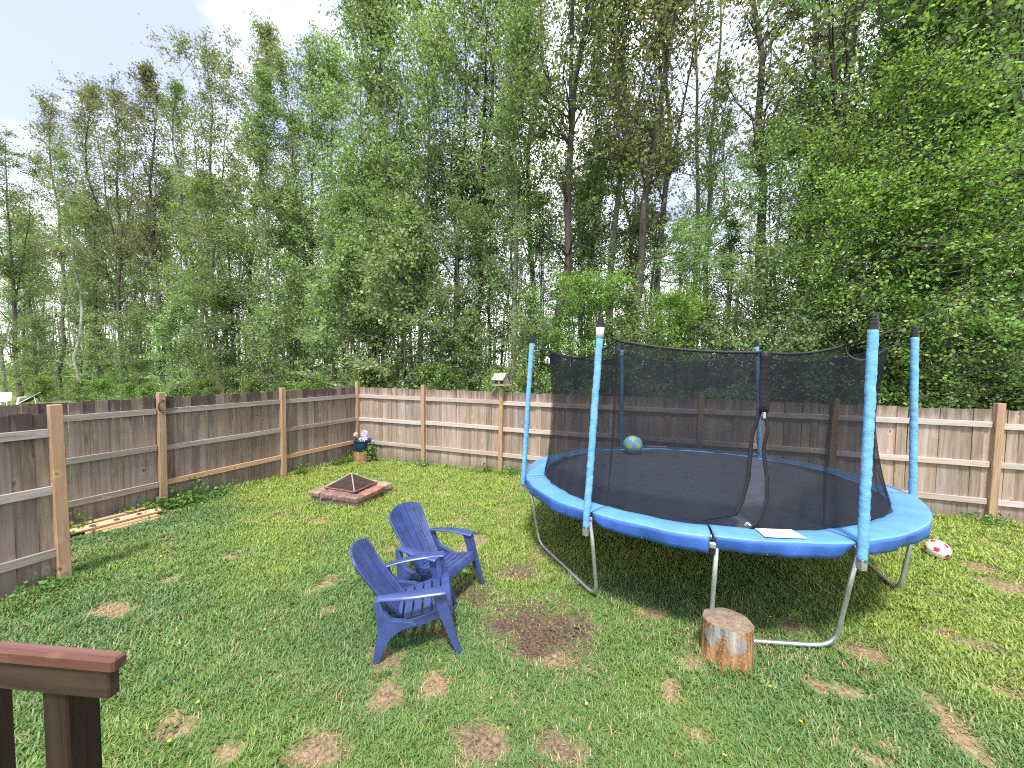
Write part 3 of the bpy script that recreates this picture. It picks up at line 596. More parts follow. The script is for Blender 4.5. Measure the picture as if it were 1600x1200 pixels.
EDGE = [  # photo column (to find x at depth y), y, kind, height, lean, label
 (6, 13.6, 'bare', 20, (0, 0), 'bare leafless tree with grey twigs at the far left edge of the wood'),
 (30, 13.0, 'dense', 18.0, (0, 0), 'leftmost leafy green tree, above the white lawn chair'),
 (92, 13.6, 'brown', 20.2, (0, 0), 'tall thin brownish tree left of the pale trunk beyond the field'),
 (119, 12.3, 'sparse', 15.5, (0, 0), 'slim tree with clean pale grey trunk above the near fence post'),
 (160, 14.2, 'brown2', 20.0, (0, 0), 'tall brownish tree right of the slim pale trunk'),
 (200, 13.4, 'brown', 18.8, (2, 0), 'brownish tree rising between fence post and pale trunk on the left'),
 (236, 14.5, 'thin', 19.0, (-5, 0), 'thin tree just above the wire coil post'),
 (262, 13.2, 'brown2', 20.0, (-6, 0), 'slanting tree with feathery brown top under the open sky'),
 (318, 13.8, 'sparse2', 17.5, (-3, 0), 'dark trunked tree left of the bushy brown crown'),
 (350, 12.8, 'brown', 18.4, (0, 0), 'tall tree with full brown green crown left of centre sky gap'),
 (405, 13.5, 'brown2', 19.3, (0, 0), 'brown topped tree directly above the third side fence post'),
 (432, 12.3, 'dense2', 15.0, (0, 0), 'dense green tree left of the corner, lower than its neighbours'),
 (478, 12.9, 'dense', 17.6, (0, 0), 'leafy green tree whose top ends just under the blue sky'),
 (520, 13.8, 'pale', 17.5, (0, 0), 'pale green tree just left of the tall centre tree'),
 (572, 11.7, 'dense', 18.2, (0, 0), 'tallest dense green tree above the fence corner'),
 (612, 12.8, 'dense2', 20.0, (0, 0), 'tall dense green tree right of the one above the corner'),
 (655, 12.3, 'pale', 15.5, (2, 0), 'pale leafy tree above the second back fence post'),
 (700, 13.0, 'dense', 18.5, (0, 0), 'green tree between the corner and the bird feeder'),
 (738, 13.8, 'sparse2', 20.0, (1, 0), 'tree with bare dark lower trunk left of the bird feeder'),
 (790, 12.4, 'dense2', 16.0, (0, 0), 'green tree directly above the bird feeder'),
 (822, 14.4, 'brown', 20.5, (0, 0), 'brownish tree right of the bird feeder, behind the green one'),
 (868, 11.6, 'sparse2', 20.5, (1, 0), 'dark crooked trunk rising above the left trampoline pole'),
 (926, 14.0, 'pale', 16.5, (0, 0), 'pale tree behind the white tipped trampoline pole'),
 (958, 13.2, 'brown', 19.5, (2, 0), 'brown leaved tree above the back left trampoline pole'),
 (990, 12.0, 'brown2', 20.0, (3, 0), 'leaning brown leaved tree above the blue and yellow ball'),
 (1040, 14.6, 'brown', 20, (0, 0), 'brown leaved tree left of the bare pair'),
 (1072, 16.5, 'bare', 21, (-1, 0), 'left of two bare pale trees above the trampoline net'),
 (1104, 15.8, 'bare', 20, (0, 0), 'right of two bare pale trees above the trampoline net'),
 (1150, 12.4, 'brown2', 20.5, (1, 0), 'large dark tree left of the net zip, reaching out of frame'),
 (1200, 11.8, 'pale', 9.0, (0, 0), 'mid height pale tree above the black zip of the net'),
 (1232, 14.4, 'brown', 19.5, (0, 0), 'brownish tall tree right of the net zip'),
 (1285, 12.2, 'sparse2', 18.5, (0, 0), 'tall straight tree left of the front right trampoline pole'),
 (1345, 12.8, 'sparse', 19.5, (1, 0), 'tall green tree with pale trunk above front right trampoline pole'),
 (1410, 12.2, 'sparse', 20.0, (2, 0), 'tall green tree above the right hand trampoline pole'),
 (1470, 13.0, 'sparse', 20.0, (2, 0), 'tall green tree left of the thick pale trunks at right'),
 (1512, 11.4, 'sparse2', 19.5, (2, 0), 'dark trunk left of the thickest pale trunk at the right'),
 (1556, 10.6, 'sparse', 21.0, (3, 0), 'thick pale trunk beside the right hand fence post'),
 (1590, 11.6, 'dense2', 20.5, (2, 0), 'rightmost pale trunk at the edge of the picture'),
 (1325, 10.4, 'maple', 6.8, (0, 0), 'low bright green maple spreading behind the trampoline net'),
 (1400, 10.8, 'maple2', 9.0, (0, 0), 'bright green maple between the two right trampoline poles'),
 (1490, 10.6, 'maple', 7.6, (0, 0), 'bright green maple left of the right hand fence post'),
 (1580, 12.6, 'maple2', 11.0, (0, 0), 'tall bright green maple in the top right corner'),
 (1440, 13.2, 'maple2', 12.0, (0, 0), 'highest bright green maple crown near the top right'),
 (1040, 10.6, 'maple', 4.6, (0, 0), 'small bright maple behind the middle of the trampoline'),
 (905, 10.5, 'maple', 5.2, (0, 0), 'small bright maple just right of the left trampoline pole'),
]
MID = [
 (52, 14.6, 'pale', 14, 'pale mid height tree behind the white lawn chair'),
 (135, 14.8, 'dense', 14, 'mid height green tree behind the slim pale trunk'),
 (185, 15.0, 'pale', 14, 'pale mid height tree left of the wire coil post'),
 (255, 14.8, 'dense2', 14.5, 'mid height tree behind the wire coil post'),
 (300, 12.6, 'dense', 12.5, 'mid height green tree right of the wire coil post'),
 (372, 12.3, 'dense', 11, 'round mid height green tree midway along the side fence'),
 (460, 14.6, 'pale', 11, 'pale mid height tree behind the third side fence post'),
 (535, 12.0, 'pale', 9.5, 'pale mid height tree left of the corner post top'),
 (595, 11.3, 'pale', 9.0, 'pale mid height tree right of the corner post'),
 (640, 14.6, 'dense', 12, 'mid height green tree deep between corner and second post'),
 (718, 12.0, 'pale', 8.5, 'pale mid height tree left of the bird feeder roof'),
 (770, 14.5, 'dense2', 11, 'mid height green tree behind the bird feeder'),
 (845, 13.4, 'pale', 9.0, 'pale mid height tree beside the left trampoline pole'),
 (900, 13.0, 'dense', 9.5, 'mid height green tree right of the dark crooked trunk'),
 (1010, 14.8, 'pale', 8.5, 'pale mid height tree right of the leaning trunk'),
 (1060, 12.4, 'pale', 7.0, 'pale mid height tree below the two bare trees'),
 (1130, 13.6, 'dense2', 7.0, 'mid height tree right of the two bare trees'),
 (1260, 13.6, 'pale', 8.0, 'pale mid height tree above the low maple')]
for (p_, y_, k_, h_, lab) in MID: place_tree(k_, px2x(p_, y_), y_, h_, lab, 'mid height trees in the wood', wide=1.35)
for (p_, y_, k_, h_, ln, lab) in EDGE:
    place_tree(k_, px2x(p_, y_), y_, h_, lab, G1, ln, wide={'sparse': 1.15, 'maple': 1.0}.get(k_, 1.05))
YOUNG = [
 (60, 12.2, 'young2', 5.5, 'low leafy young tree behind the tilted lounger in the field'),
 (150, 12.0, 'young', 4.6, 'young tree just right of the slim pale trunk'),
 (215, 11.8, 'young2', 5.5, 'young green tree left of the wire coil post'),
 (290, 11.8, 'young', 5.6, 'young pale tree right of the wire coil post'),
 (345, 11.4, 'young2', 6.4, 'spreading young tree midway along the side fence'),
 (400, 11.5, 'young', 5.0, 'pale young tree left of the third side fence post'),
 (452, 10.9, 'young2', 6.8, 'spreading young tree right of the third side fence post'),
 (505, 10.8, 'young', 5.4, 'pale young tree left of the corner post'),
 (556, 10.4, 'young', 6.6, 'pale drooping young tree straight behind the corner post'),
 (622, 10.3, 'young', 7.4, 'tall pale young tree between corner and second back post'),
 (690, 10.6, 'young2', 5.2, 'young tree right of the second back fence post'),
 (748, 10.9, 'young', 4.2, 'short young tree left of the bird feeder'),
 (818, 10.8, 'young', 4.6, 'short young tree right of the bird feeder'),
 (965, 10.8, 'young', 4.4, 'young tree behind the back left trampoline pole'),
 (1110, 10.6, 'young', 4.0, 'pale young tree seen through the back net'),
 (1190, 10.9, 'young2', 5.6, 'dark young tree behind the net zip'),
 (1255, 10.3, 'young', 4.0, 'pale young tree left of the low maple'),
 (1450, 9.9, 'young2', 3.6, 'dark young tree right of the right hand trampoline pole'),
 (1590, 9.8, 'young2', 3.8, 'dark young tree at the right edge behind the fence')]
for (p_, y_, k_, h_, lab) in YOUNG: place_tree(k_, px2x(p_, y_), y_, h_, lab, 'young trees behind the fence', wide=1.05)
sh = [(p_, 9.3 + rng.uniform(0, .9)) for p_ in range(470, 1640, 48)] + [(p_, 11.2 + rng.uniform(0, .5)) for p_ in (70, 112, 150, 185, 220, 255, 285, 318, 350, 380, 412, 440)]
for i, (p_, y_) in enumerate(sh):
    ks = rng.choice(('shrub', 'shrub2', 'shrub'))
    place_tree(ks, px2x(p_ + rng.uniform(-12, 12), y_), y_, rng.uniform(1.5, 2.3) if p_ > 460 else rng.uniform(1.3, 1.9), ('low dull green' if ks == 'shrub' else 'low bright green') + (' shrub at the far field edge beyond the side fence' if p_ < 460 else ' shrub in the thicket left of the trampoline, beyond the back fence' if p_ < 830 else ' shrub seen through the trampoline net beyond the back fence' if p_ < 1400 else ' shrub behind the right hand end of the back fence'), 'shrubs beyond the fence', cat='shrub')
# deeper rows of the wood
rb_ = random.Random(21)
cnt = 0
for row, (y0, dx_) in enumerate(((15.4, 2.9), (18, 3.0), (21, 3.2), (25, 3.6))):
    x = -16 - y0 * 2.6
    while x < y0 * .80 + 2:
        xx = x + rb_.uniform(-.8, .8); yy = y0 + rb_.uniform(-.9, .9)
        k_ = rb_.choice(('thin', 'thin2', 'thin', 'brown2', 'thin2', 'sparse') if row < 2 else ('thin', 'thin2', 'thin2'))
        place_tree(k_, xx, yy, rb_.uniform(12.5, 16.5), {'thin': 'slender grey stemmed tree with thin green top', 'thin2': 'slender pale stemmed tree with sparse brownish top', 'brown2': 'dark stemmed tree with brownish crown', 'sparse': 'pale stemmed tree with loose green crown'}[k_] + (' deep in the wood beyond the side fence' if xx < -1.2 * yy else ' deep in the wood beyond the back fence'), 'trees deep in the wood', (rb_.uniform(-4, 4), rb_.uniform(-3, 3)), wide=rb_.uniform(.85, 1.1))
        cnt += 1; x += dx_
# far wood beyond: reads as one mass of thin stems and leaves
r_ = np.random.RandomState(8); paths = []; cents = []
for i in range(420):
    yy = r_.uniform(29, 46); xx = r_.uniform(-yy * 2.9 - 10, yy * .9 + 4); hh = r_.uniform(8, 14); lx, ly = r_.normal(0, .5, 2)
    z_ = np.linspace(0, hh, 4); paths.append((np.column_stack([xx + lx * z_ / hh, yy + ly * z_ / hh, z_]), np.linspace(.10, .02, 4)))
for i in range(8200):
    yy = r_.uniform(27, 46); xx = r_.uniform(-yy * 2.9 - 10, yy * .9 + 4); cents.append((xx, yy, abs(r_.normal(0, 1)) * 2.6 if r_.rand() < .78 else r_.uniform(2, 12)))
for i in range(4200):
    yy = r_.uniform(13, 27); xx = r_.uniform(-yy * 2.8 - 10, yy * .85 + 3); cents.append((xx, yy, abs(r_.normal(0, 1)) * 1.3))
v, f = tubes_np(paths, 5)
fo = link('far_wood', np_mesh('far_wood', v, f.ravel(), np.full(len(f), 4), 'bark_grey', smooth=True)); tag(fo, 'thin grey stems filling the far depth of the wood', 'wood', kind='stuff')
lv, tint = leaves_np(np.array(cents), 18, np.array([.5, .5, .3]), .15, r_)
uo = link('undergrowth', np_mesh('undergrowth', lv, np.arange(len(lv)), np.full(len(tint), 4), 'leaf_shrub', {'tint': ('FACE', tint)})); tag(uo, 'green undergrowth covering the floor of the wood', 'undergrowth', kind='stuff')

# ------------------------------------------------------------------ lawn grass
def blades(n_list):
    r = np.random.RandomState(77); P = []
    for (y0, y1, x0, x1, dens) in n_list:
        n = int((y1 - y0) * (x1 - x0) * dens); P.append(np.column_stack([r.uniform(x0, x1, n), r.uniform(y0, y1, n)]))
    P = np.concatenate(P); x, y = P.T
    # keep inside the visible wedge with a margin, inside the fences, off the things that stand on the grass
    a = np.arctan2(x, y); keep = (a > -1.40) & (a < .75) & (y < 7.74)
    fx = CX + (CY - y) * -0.1008 / 0.9949 * 1.0
    keep &= x > fx + .04
    keep &= ~((np.abs(x + 4.93) < .52) & (np.abs(y - 5.29) < .47))
    keep &= (x - .68) ** 2 + (y - 3.28) ** 2 > .18 ** 2
    x, y = x[keep], y[keep]; n = len(x)
    b, _ = bare_at(x, y)
    keep = r.rand(n) > b * (.80 + .14 * _); x, y, b = x[keep], y[keep], b[keep]; n = len(x)
    clump = vnoise(x, y, 5.5, 4); cl2 = vnoise(x, y, 1.7, 6); cl3 = vnoise(x, y, 14, 9)
    # lift at fence feet
    dist = np.sqrt(x * x + y * y)
    fd = np.minimum(np.abs(y - 7.76), np.abs(x - fx[0] if False else x - (CX + (CY - y) * -0.1013)))
    tall = np.clip(1 - fd / .22, 0, 1)
    nf_ = np.clip(1 - np.abs(x + 5.7) / .2, 0, 1) * (y < 2.2)
    tall = np.maximum(tall, nf_)
    ds_ = np.sqrt((x - .68) ** 2 + (y - 3.28) ** 2); tall = np.maximum(tall, .6 * np.clip(1 - (ds_ - .18) / .07, 0, 1))
    dq = np.maximum(np.abs(x + 4.93) - .52, np.abs(y - 5.29) - .47); tall = np.maximum(tall, .8 * np.clip(1 - dq / .09, 0, 1))
    h = (.015 + .020 * clump + .012 * cl2 + .014 * cl3) * r.uniform(.55, 1.3, n) * (1 - .72 * b) * (1 + 2.0 * tall * (vnoise(x, y, 3.3, 12)))
    wd = (.0018 + .0006 * dist) * r.uniform(.7, 1.3, n)
    th = r.uniform(0, 2 * PI, n) + 2.0 * clump; ln = h * r.uniform(.25, 1.25, n) + .008 + .03 * b * r.rand(n)
    dx_, dy_ = np.cos(th), np.sin(th); sx, sy = -dy_ * wd, dx_ * wd
    z = surf(x, y) - .004
    base = np.column_stack([x, y, z])
    o = np.column_stack
    v = np.stack([base - o([sx, sy, 0 * x]), base + o([sx, sy, 0 * x]),
                  base + o([dx_ * ln * .35 + sx * .8, dy_ * ln * .35 + sy * .8, h * .65]), base + o([dx_ * ln * .35 - sx * .8, dy_ * ln * .35 - sy * .8, h * .65]),
                  base + o([dx_ * ln, dy_ * ln, h * .95])], 1)
    i0 = np.arange(n)[:, None] * 5
    loops = np.concatenate([i0 + np.array([[0, 1, 2, 3]]), i0 + np.array([[3, 2, 4]])], 1).ravel()
    sizes = np.tile([4, 3], n)
    tint = np.clip(.25 + .35 * (clump - .5) + .75 * r.rand(n) - .1, 0, 1)
    dry = ((r.rand(n) < .05 + .95 * b + .22 * np.clip(vnoise(x, y, 2.6, 15) - .58, 0, 1) * 2.4)).astype(float)
    sun_tint = np.clip((y - 3.1) / 1.9 + (vnoise(x, y, .8, 41) - .5) * 1.3, 0, 1) * .95 * (.5 + .5 * r.rand(n))  # painted sunlight: blades turn yellower and brighter away from the house side
    me = np_mesh('grass', v.reshape(-1, 3), loops, sizes, 'grass_blades', {'tint': ('FACE', np.repeat(tint, 2)), 'dry': ('FACE', np.repeat(dry, 2)), 'sun_tint': ('FACE', np.repeat(sun_tint, 2))})
    return me, n
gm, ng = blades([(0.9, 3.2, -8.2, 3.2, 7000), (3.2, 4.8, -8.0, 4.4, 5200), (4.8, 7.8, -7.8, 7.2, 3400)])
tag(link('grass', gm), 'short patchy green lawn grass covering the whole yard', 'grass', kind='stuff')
# field strip beyond the side fence
def field():
    r = np.random.RandomState(5); n = 26000
    x = r.uniform(-60, -8.2, n); y = r.uniform(1.5, 11.8, n); h = r.uniform(.05, .14, n); w_ = .03; th = r.uniform(0, PI, n)
    z = gz(x, y); c_, s_ = np.cos(th) * w_, np.sin(th) * w_
    v = np.stack([np.column_stack([x - c_, y - s_, z]), np.column_stack([x + c_, y + s_, z]), np.column_stack([x + r.normal(0, .03, n), y + r.normal(0, .03, n), z + h])], 1)
    return np_mesh('field_grass', v.reshape(-1, 3), np.arange(3 * n), np.full(n, 3), 'grass_blades', {'tint': ('FACE', r.uniform(.5, 1, n)), 'dry': ('FACE', np.zeros(n)), 'sun_tint': ('FACE', np.full(n, .5))})
tag(link('field_grass', field()), 'mown green field grass beyond the side fence', 'grass', kind='stuff')

# ------------------------------------------------------------------ trampoline
TX, TY, TZ, AX, AY = 0.586, 5.42, 0.92, 0.034, -0.036
TN = Vector((-AX, -AY, 1)).normalized()
tr = thing('trampoline', 'large round trampoline with blue pad and black safety net', 'trampoline', (TX, TY, float(gz(TX, TY))))
TO = Vector((TX, TY, float(gz(TX, TY))))
def T(r, deg, dz=0.0):
    a = R(deg); x, y = TX + r * math.cos(a), TY + r * math.sin(a)
    return Vector((x, y, TZ + AX * (x - TX) + AY * (y - TY) + dz)) - TO
RO, RI, RF = 2.17, 1.90, 2.08
# frame ring
m = MB(); m.tube([T(RF, i * 5, -.03) for i in range(73)], .024, 8, False); m.obj('frame_ring', 'galvanised', tr, True)
# jumping mat: a little slack
vs = []; fs = []; NR, NA = 9, 96
for i in range(NR):
    for j in range(NA):
        rr = (RI + .03) * i / (NR - 1) if i else 0.001
        sag = -.05 * (1 - (rr / RI) ** 2) - .005; vs.append(T(rr, j * 360 / NA, sag))
for i in range(NR - 1):
    for j in range(NA): fs.append((i * NA + j, i * NA + (j + 1) % NA, (i + 1) * NA + (j + 1) % NA, (i + 1) * NA + j))
link('jumping_mat', new_mesh('jumping_mat', vs, fs, 'mat_black', True), tr)
POLES = [  # angle, radius, top lean (dx, dy), height above pad
 (201, 2.20, (.13, .02), 1.84), (242, 2.24, (.14, .02), 1.82), (297, 2.20, (.075, .0), 1.69), (353, 2.19, (.03, 0), 1.77), (54, 2.17, (-.03, 0), 1.89), (115, 2.25, (.02, 0), 1.95)]
# pad segments with hanging skirt; gaps where legs and poles pass
cuts = [201, 242, 269, 297, 353, 54, 115, 158]
def angs(a, b, n): 
    if b <= a: b += 360
    return [a + (b - a) * i / n for i in range(n + 1)]
for ci in range(len(cuts)):
    a0 = cuts[ci] + 0.25; a1 = cuts[(ci + 1) % len(cuts)] - 0.25
    n = 26; A = angs(a0, a1, n); m = MB(); prof = [(RI - .005, -.004), (RI + .004, .008), (RI + .07, .018), (RO - .09, .020), (RO - .02, .014), (RO, .008)]
    vs = []; fs = []
    rr_ = random.Random(ci)
    for a in A:
        wv = .005 * math.sin(R(a) * 9 + ci) + .003 * math.sin(R(a) * 23)
        for (r_0, z_0) in prof: vs.append(T(r_0, a, z_0 + wv))
    k = len(prof)
    for i in range(n):
        for j in range(k - 1): fs.append((i * k + j, i * k + j + 1, (i + 1) * k + j + 1, (i + 1) * k + j))
    seg = link('pad_segment', new_mesh('pad_segment', vs, fs, 'pad_blue', True), tr)
    md = seg.modifiers.new('thick', 'SOLIDIFY'); md.thickness = .012; md.offset = -1
    vs = []; fs = []; n = 40; A = angs(a0 + .35, a1 - .35, n)
    for i, a in enumerate(A):
        u = i / n; wv = .005 * math.sin(R(a) * 9 + ci) + .003 * math.sin(R(a) * 23)
        edge = 1 - .55 * (math.exp(-u / .05) * (ci in (1, 3)) + math.exp(-(1 - u) / .06) * (ci in (2,)))
        dr = (.125 + .010 * math.sin(R(a) * 7 + ci)) * edge
        for q_ in range(5):
            t = q_ / 4; vs.append(T(RO + .003 + .015 * math.sin(R(a) * 16 + ci * 2) * t - .022 * t * t + .008 * math.sin(R(a) * 43 + ci) * t + .004 * math.sin(R(a) * 97) * t, a, wv + .006 - dr * t))
    for i in range(n):
        for q_ in range(4): fs.append((i * 5 + q_, i * 5 + q_ + 1, i * 5 + q_ + 6, i * 5 + q_ + 5))
    sk = link('skirt', new_mesh('skirt', vs, fs, 'skirt_blue', True), seg)
    md = sk.modifiers.new('thick', 'SOLIDIFY'); md.thickness = .004
# W legs
def leg(a0, a1, spl=.10):
    m = MB(); pts = []
    def gp(r, a, h):
        p = T(r, a); x, y = p.x + TO.x, p.y + TO.y; return Vector((x, y, sz(x, y) + h)) - TO
    t0, t1 = T(RF + .05, a0, -.05), T(RF + .05, a1, -.05); b0, b1 = gp(RF - spl, a0, .035), gp(RF - spl, a1, .035)
    d = (b1 - b0).normalized()
    pts = [t0, t0.lerp(b0, .5), b0 + (t0 - b0).normalized() * .16]
    for i in range(1, 6):
        t = i / 6; c0 = b0 + (t0 - b0).normalized() * .16; c2 = b0 + d * .16; pts.append(c0 * (1 - t) ** 2 + b0 * 2 * t * (1 - t) + c2 * t * t)
    pts += [b0 + d * .16]
    for i in range(1, 8):
        q_ = b0.lerp(b1, .12 + .76 * i / 8); x, y = q_.x + TO.x, q_.y + TO.y; q_.z = sz(x, y) + .032 - TO.z; pts.append(q_)
    c0 = b1 - d * .16; pts.append(c0)
    for i in range(1, 6):
        t = i / 6; c2 = b1 + (t1 - b1).normalized() * .16; pts.append(c0 * (1 - t) ** 2 + b1 * 2 * t * (1 - t) + c2 * t * t)
    pts += [b1 + (t1 - b1).normalized() * .16, t1.lerp(b1, .5), t1]
    m.tube(pts, .0185, 10); return m.obj('leg', 'galvanised', tr, True)
leg(204, 241, .09); leg(270, 298.5, .09); leg(343, 12, .05); leg(50, 82, .1); leg(118, 160, .1)
# poles in sleeves
for (a, r0, (lx, ly), hh) in POLES:
    b = T(r0, a, 0); topv = b + TN * hh + Vector((lx, ly, 0)); ax_ = (topv - b).normalized()
    m = MB(); low = b - ax_ * .115
    m.tube([b - ax_ * .17, b + ax_ * .3, topv], .019, 8); pole = m.obj('pole', 'galvanised', tr, True)
    m = MB(); pts = []; rad = []; rr_ = random.Random(int(a)); NS = 74
    for i in range(NS + 1):
        t = i / NS; base_r = .0325 + rr_.uniform(-.0018, .0018) * (1 - .8 * t)
        pts.append(low.lerp(topv - ax_ * .07, t) + Vector((rr_.uniform(-.003, .003), rr_.uniform(-.003, .003), 0))); rad.append(base_r)
    m.tube(pts, rad, 12); m.obj('sleeve', 'sleeve_blue', pole, True)
    m = MB(); q0 = topv - ax_ * .07
    prof = [(0, .035), (.026, .035), (.027, .028), (.038, .028), (.039, .034), (.058, .033), (.059, .027), (.068, .027), (.069, .031), (.085, .028), (.086, .018), (.094, .018), (.095, .026), (.115, .020), (.122, .008)]
    m.tube([q0 + ax_ * d_ for d_, _ in prof], [r_0 for _, r_0 in prof], 14); m.obj('pole_cap', 'cap_black', pole, False)
    if a == 242:
        m = MB(); m.tube([q0 - ax_ * .09, q0 - ax_ * .0], .0365, 14); m.obj('white_band', 'label_white', pole, True)
    m = MB(); m.box(low + ax_ * .0 - Vector((0, 0, .03)), (.05, .05, .09), R(a), bev=.006); m.obj('bracket', 'galvanised', tr)
# bracket at the bare leg in front
m = MB(); p = T(RO + .012, 269, -.055); m.box(p, (.05, .03, .05), R(-1), bev=.008); m.obj('bracket', 'galvanised', tr)
m = MB(); m.box(T(RO + .01, 269, -.10), (.042, .022, .06), 0, bev=.005); m.obj('bracket', 'cap_black', tr)
m = MB(); m.tube([T(RO + .004, 269, .0), T(RO + .005, 269, .035)], .008, 8); m.obj('bolt', 'cap_black', tr)
# net panels between poles, hung inside the poles; folds and a sagging rim
def net_corner(i):
    a, r0, (lx, ly), hh = POLES[i]
    bot = T(RI + .01, a, .0); top = T(1.98, a, 0) + TN * (hh - .17) + Vector((lx, ly, 0))
    return bot, top
def net_grid(fn, nu, nv, name, parent=tr):
    vs = [fn(i / nu, j / nv) for i in range(nu + 1) for j in range(nv + 1)]
    fs = [(i * (nv + 1) + j, (i + 1) * (nv + 1) + j, (i + 1) * (nv + 1) + j + 1, i * (nv + 1) + j + 1) for i in range(nu) for j in range(nv)]
    return link(name, new_mesh(name, vs, fs, 'net_black', True), parent)
def strip(fn, name, w=.03, th=.004, parent=None, mat='strap_black', n=24):
    pts = [fn(i / n) for i in range(n + 1)]
    m = MB(); m.ribbon(pts, [Vector((0, 0, 1))] * len(pts), w, th); return m.obj(name, mat, parent, True)
def arc_bot(a0, a1, u):
    if a1 < a0: a1 += 360
    return T(RI + .012, a0 + (a1 - a0) * u, .004)
for i in range(6):
    if i == 1: continue
    j = (i + 1) % 6; b0, t0 = net_corner(i); b1, t1 = net_corner(j); a0, a1 = POLES[i][0], POLES[j][0]
    sg = .17 if i in (3, 4) else .13
    def fn(u, w, t0=t0, t1=t1, a0=a0, a1=a1, sg=sg, i=i):
        e = 4 * u * (1 - u); top = t0.lerp(t1, u) + Vector((0, 0, -sg * e)); bot = arc_bot(a0, a1, u)
        cen = Vector((0, 0, top.z)); inn = (cen - top); inn.z = 0; top = top + inn.normalized() * .05 * e
        p = bot.lerp(top, w)
        # net hangs nearer the chord higher up, with soft vertical folds and slack near the mat
        fold = .012 * math.sin(u * 38 + i) * (1 - w) + .008 * math.sin(u * 17 + w * 3 + i); inn = Vector((-p.x, -p.y, 0)).normalized()
        chord = b0 if False else None
        return p + inn * (fold + .07 * math.sin(PI * w) * 1.0)
    net = net_grid(fn, 44, 18, 'net')
    strip(lambda u, fn=fn: fn(u, 1.0), 'net_hem', parent=net, w=.022)
    # strap from pole top to net corner
    m = MB(); pt = T(POLES[i][1], POLES[i][0], 0) + TN * (POLES[i][3] - .12) + Vector((*POLES[i][2], 0)); m.tube([pt, pt.lerp(fn(0, 1.0), .5) - Vector((0, 0, .012)), fn(0, 1.0)], .007, 6); m.obj('net_strap', 'strap_black', tr)
# front: two net halves with the zip strip and an open gap below it
b0, t0 = net_corner(1); b1, t1 = net_corner(2)
WO = Vector((0, 0, 0)) - TO
ZL = [(0.925, 2.0), (0.87, 1.78), (0.86, 1.62), (0.85, 1.42), (0.81, 1.23), (0.76, 1.11), (0.66, 1.02)]
ZR = [(0.955, 1.97), (0.98, 1.84), (0.95, 1.68), (0.98, 1.44), (0.98, 1.25), (0.92, 1.10), (0.86, .985)]
def zx(tab, z):
    zz = [q_[1] for q_ in tab][::-1]; xx = [q_[0] for q_ in tab][::-1]
    return float(np.interp(z, zz, xx))
ztop = 2.475
def ny(x):  # the front chord at this x
    u = (x - (t0.x + TO.x)) / (t1.x - t0.x); return u
def front(side):
    def fn(u, w):
        topA = t0 if side == 0 else t1; zt = Vector((.93 if side == 0 else .945, 3.585, ztop)) + WO
        e = 4 * u * (1 - u); top = topA.lerp(zt, u) + Vector((0, 0, -.035 * e))
        if side == 0: bot = arc_bot(242, 269.5, u)
        else: bot = arc_bot(277.5, 297, 1 - u)
        p = bot.lerp(top, w)
        z = p.z + TO.z; tab = ZL if side == 0 else ZR
        edge = zx(tab, z) if z < 2.0 else (.93 if side == 0 else .945)
        x_end0 = (zt.x + TO.x) * w + (arc_bot(242, 269.5, 1).x + TO.x if side == 0 else arc_bot(277.5, 297, 0).x + TO.x) * (1 - w)
        p.x += (edge - x_end0) * u ** 2
        fold = .014 * math.sin(u * 21 + 2 * side) * (1 - w) + .008 * math.sin(u * 9 + w * 4); p.y += fold + .05 * math.sin(PI * w)
        return p
    return fn
for sd_ in (0, 1):
    fn = front(sd_); net = net_grid(fn, 40, 26, 'net'); strip(lambda u, fn=fn: fn(u, 1.0), 'net_hem', parent=net, w=.024)
    m = MB(); pts = [fn(1.0, w_ / 40) + Vector((0, -.012, 0)) for w_ in range(41)]
    pts = [p for p in pts if p.z + TO.z < 2.0]
    if sd_ == 0: pts = [T(1.78, 262.5, .0), T(1.80, 264, .006), T(1.80, 266, -.004), T(1.80, 268, .0)] + pts[3:]
    m.ribbon(pts, [Vector((1, .15, 0))] * len(pts), .030, .004); m.obj('zip_strap', 'strap_black', tr, True)
    m = MB(); pt = T(POLES[1 + sd_][1], POLES[1 + sd_][0], 0) + TN * (POLES[1 + sd_][3] - .12) + Vector((*POLES[1 + sd_][2], 0)); m.tube([pt, fn(0, 1.0)], .007, 6); m.obj('net_strap', 'strap_black', tr)
m = MB(); zp = [Vector((.94 + .006 * math.sin(i), 3.575 + .02 * math.sin(i / 9 * PI), ztop + .01 - i * (ztop - 1.97) / 9)) + WO for i in range(10)]
m.ribbon(zp, [Vector((1, 0, 0))] * 10, .066, .006); zo = m.obj('zip_panel', 'strap_black', tr, True)
m = MB()
for i in range(11): m.box(Vector((.94, 3.562, ztop - .03 - i * .043)) + WO, (.056, .006, .004))
tag(m.obj('zip_teeth', 'cap_black', zo), kind='stuff')
m = MB(); m.box(Vector((.945, 3.56, 1.955)) + WO, (.02, .01, .05), bev=.003); m.obj('zip_pull', 'galvanised', zo)
# paper labels on the pad
def pad_label(a0, a1, r0, r1, nm='warning_label', dz=.034):
    vs = []; n = 8
    for i in range(n + 1):
        a = a0 + (a1 - a0) * i / n
        for r0_ in (r0, r1): vs.append(T(r0_, a, dz))
    fs = [(i * 2, i * 2 + 1, i * 2 + 3, i * 2 + 2) for i in range(n)]
    o = link(nm, new_mesh(nm, vs, fs, 'label_white'), tr); md = o.modifiers.new('t', 'SOLIDIFY'); md.thickness = .003; return o
pad_label(279, 287, 1.96, 2.13); pad_label(94, 104, 1.97, 2.10)
m = MB(); m.ribbon([T(1.90, 277.6, .03), T(1.915, 277.8, .06), T(1.94, 278.2, .045)], [Vector((1, 0, 0))] * 3, .016, .003); m.obj('tag', 'label_white', tr)

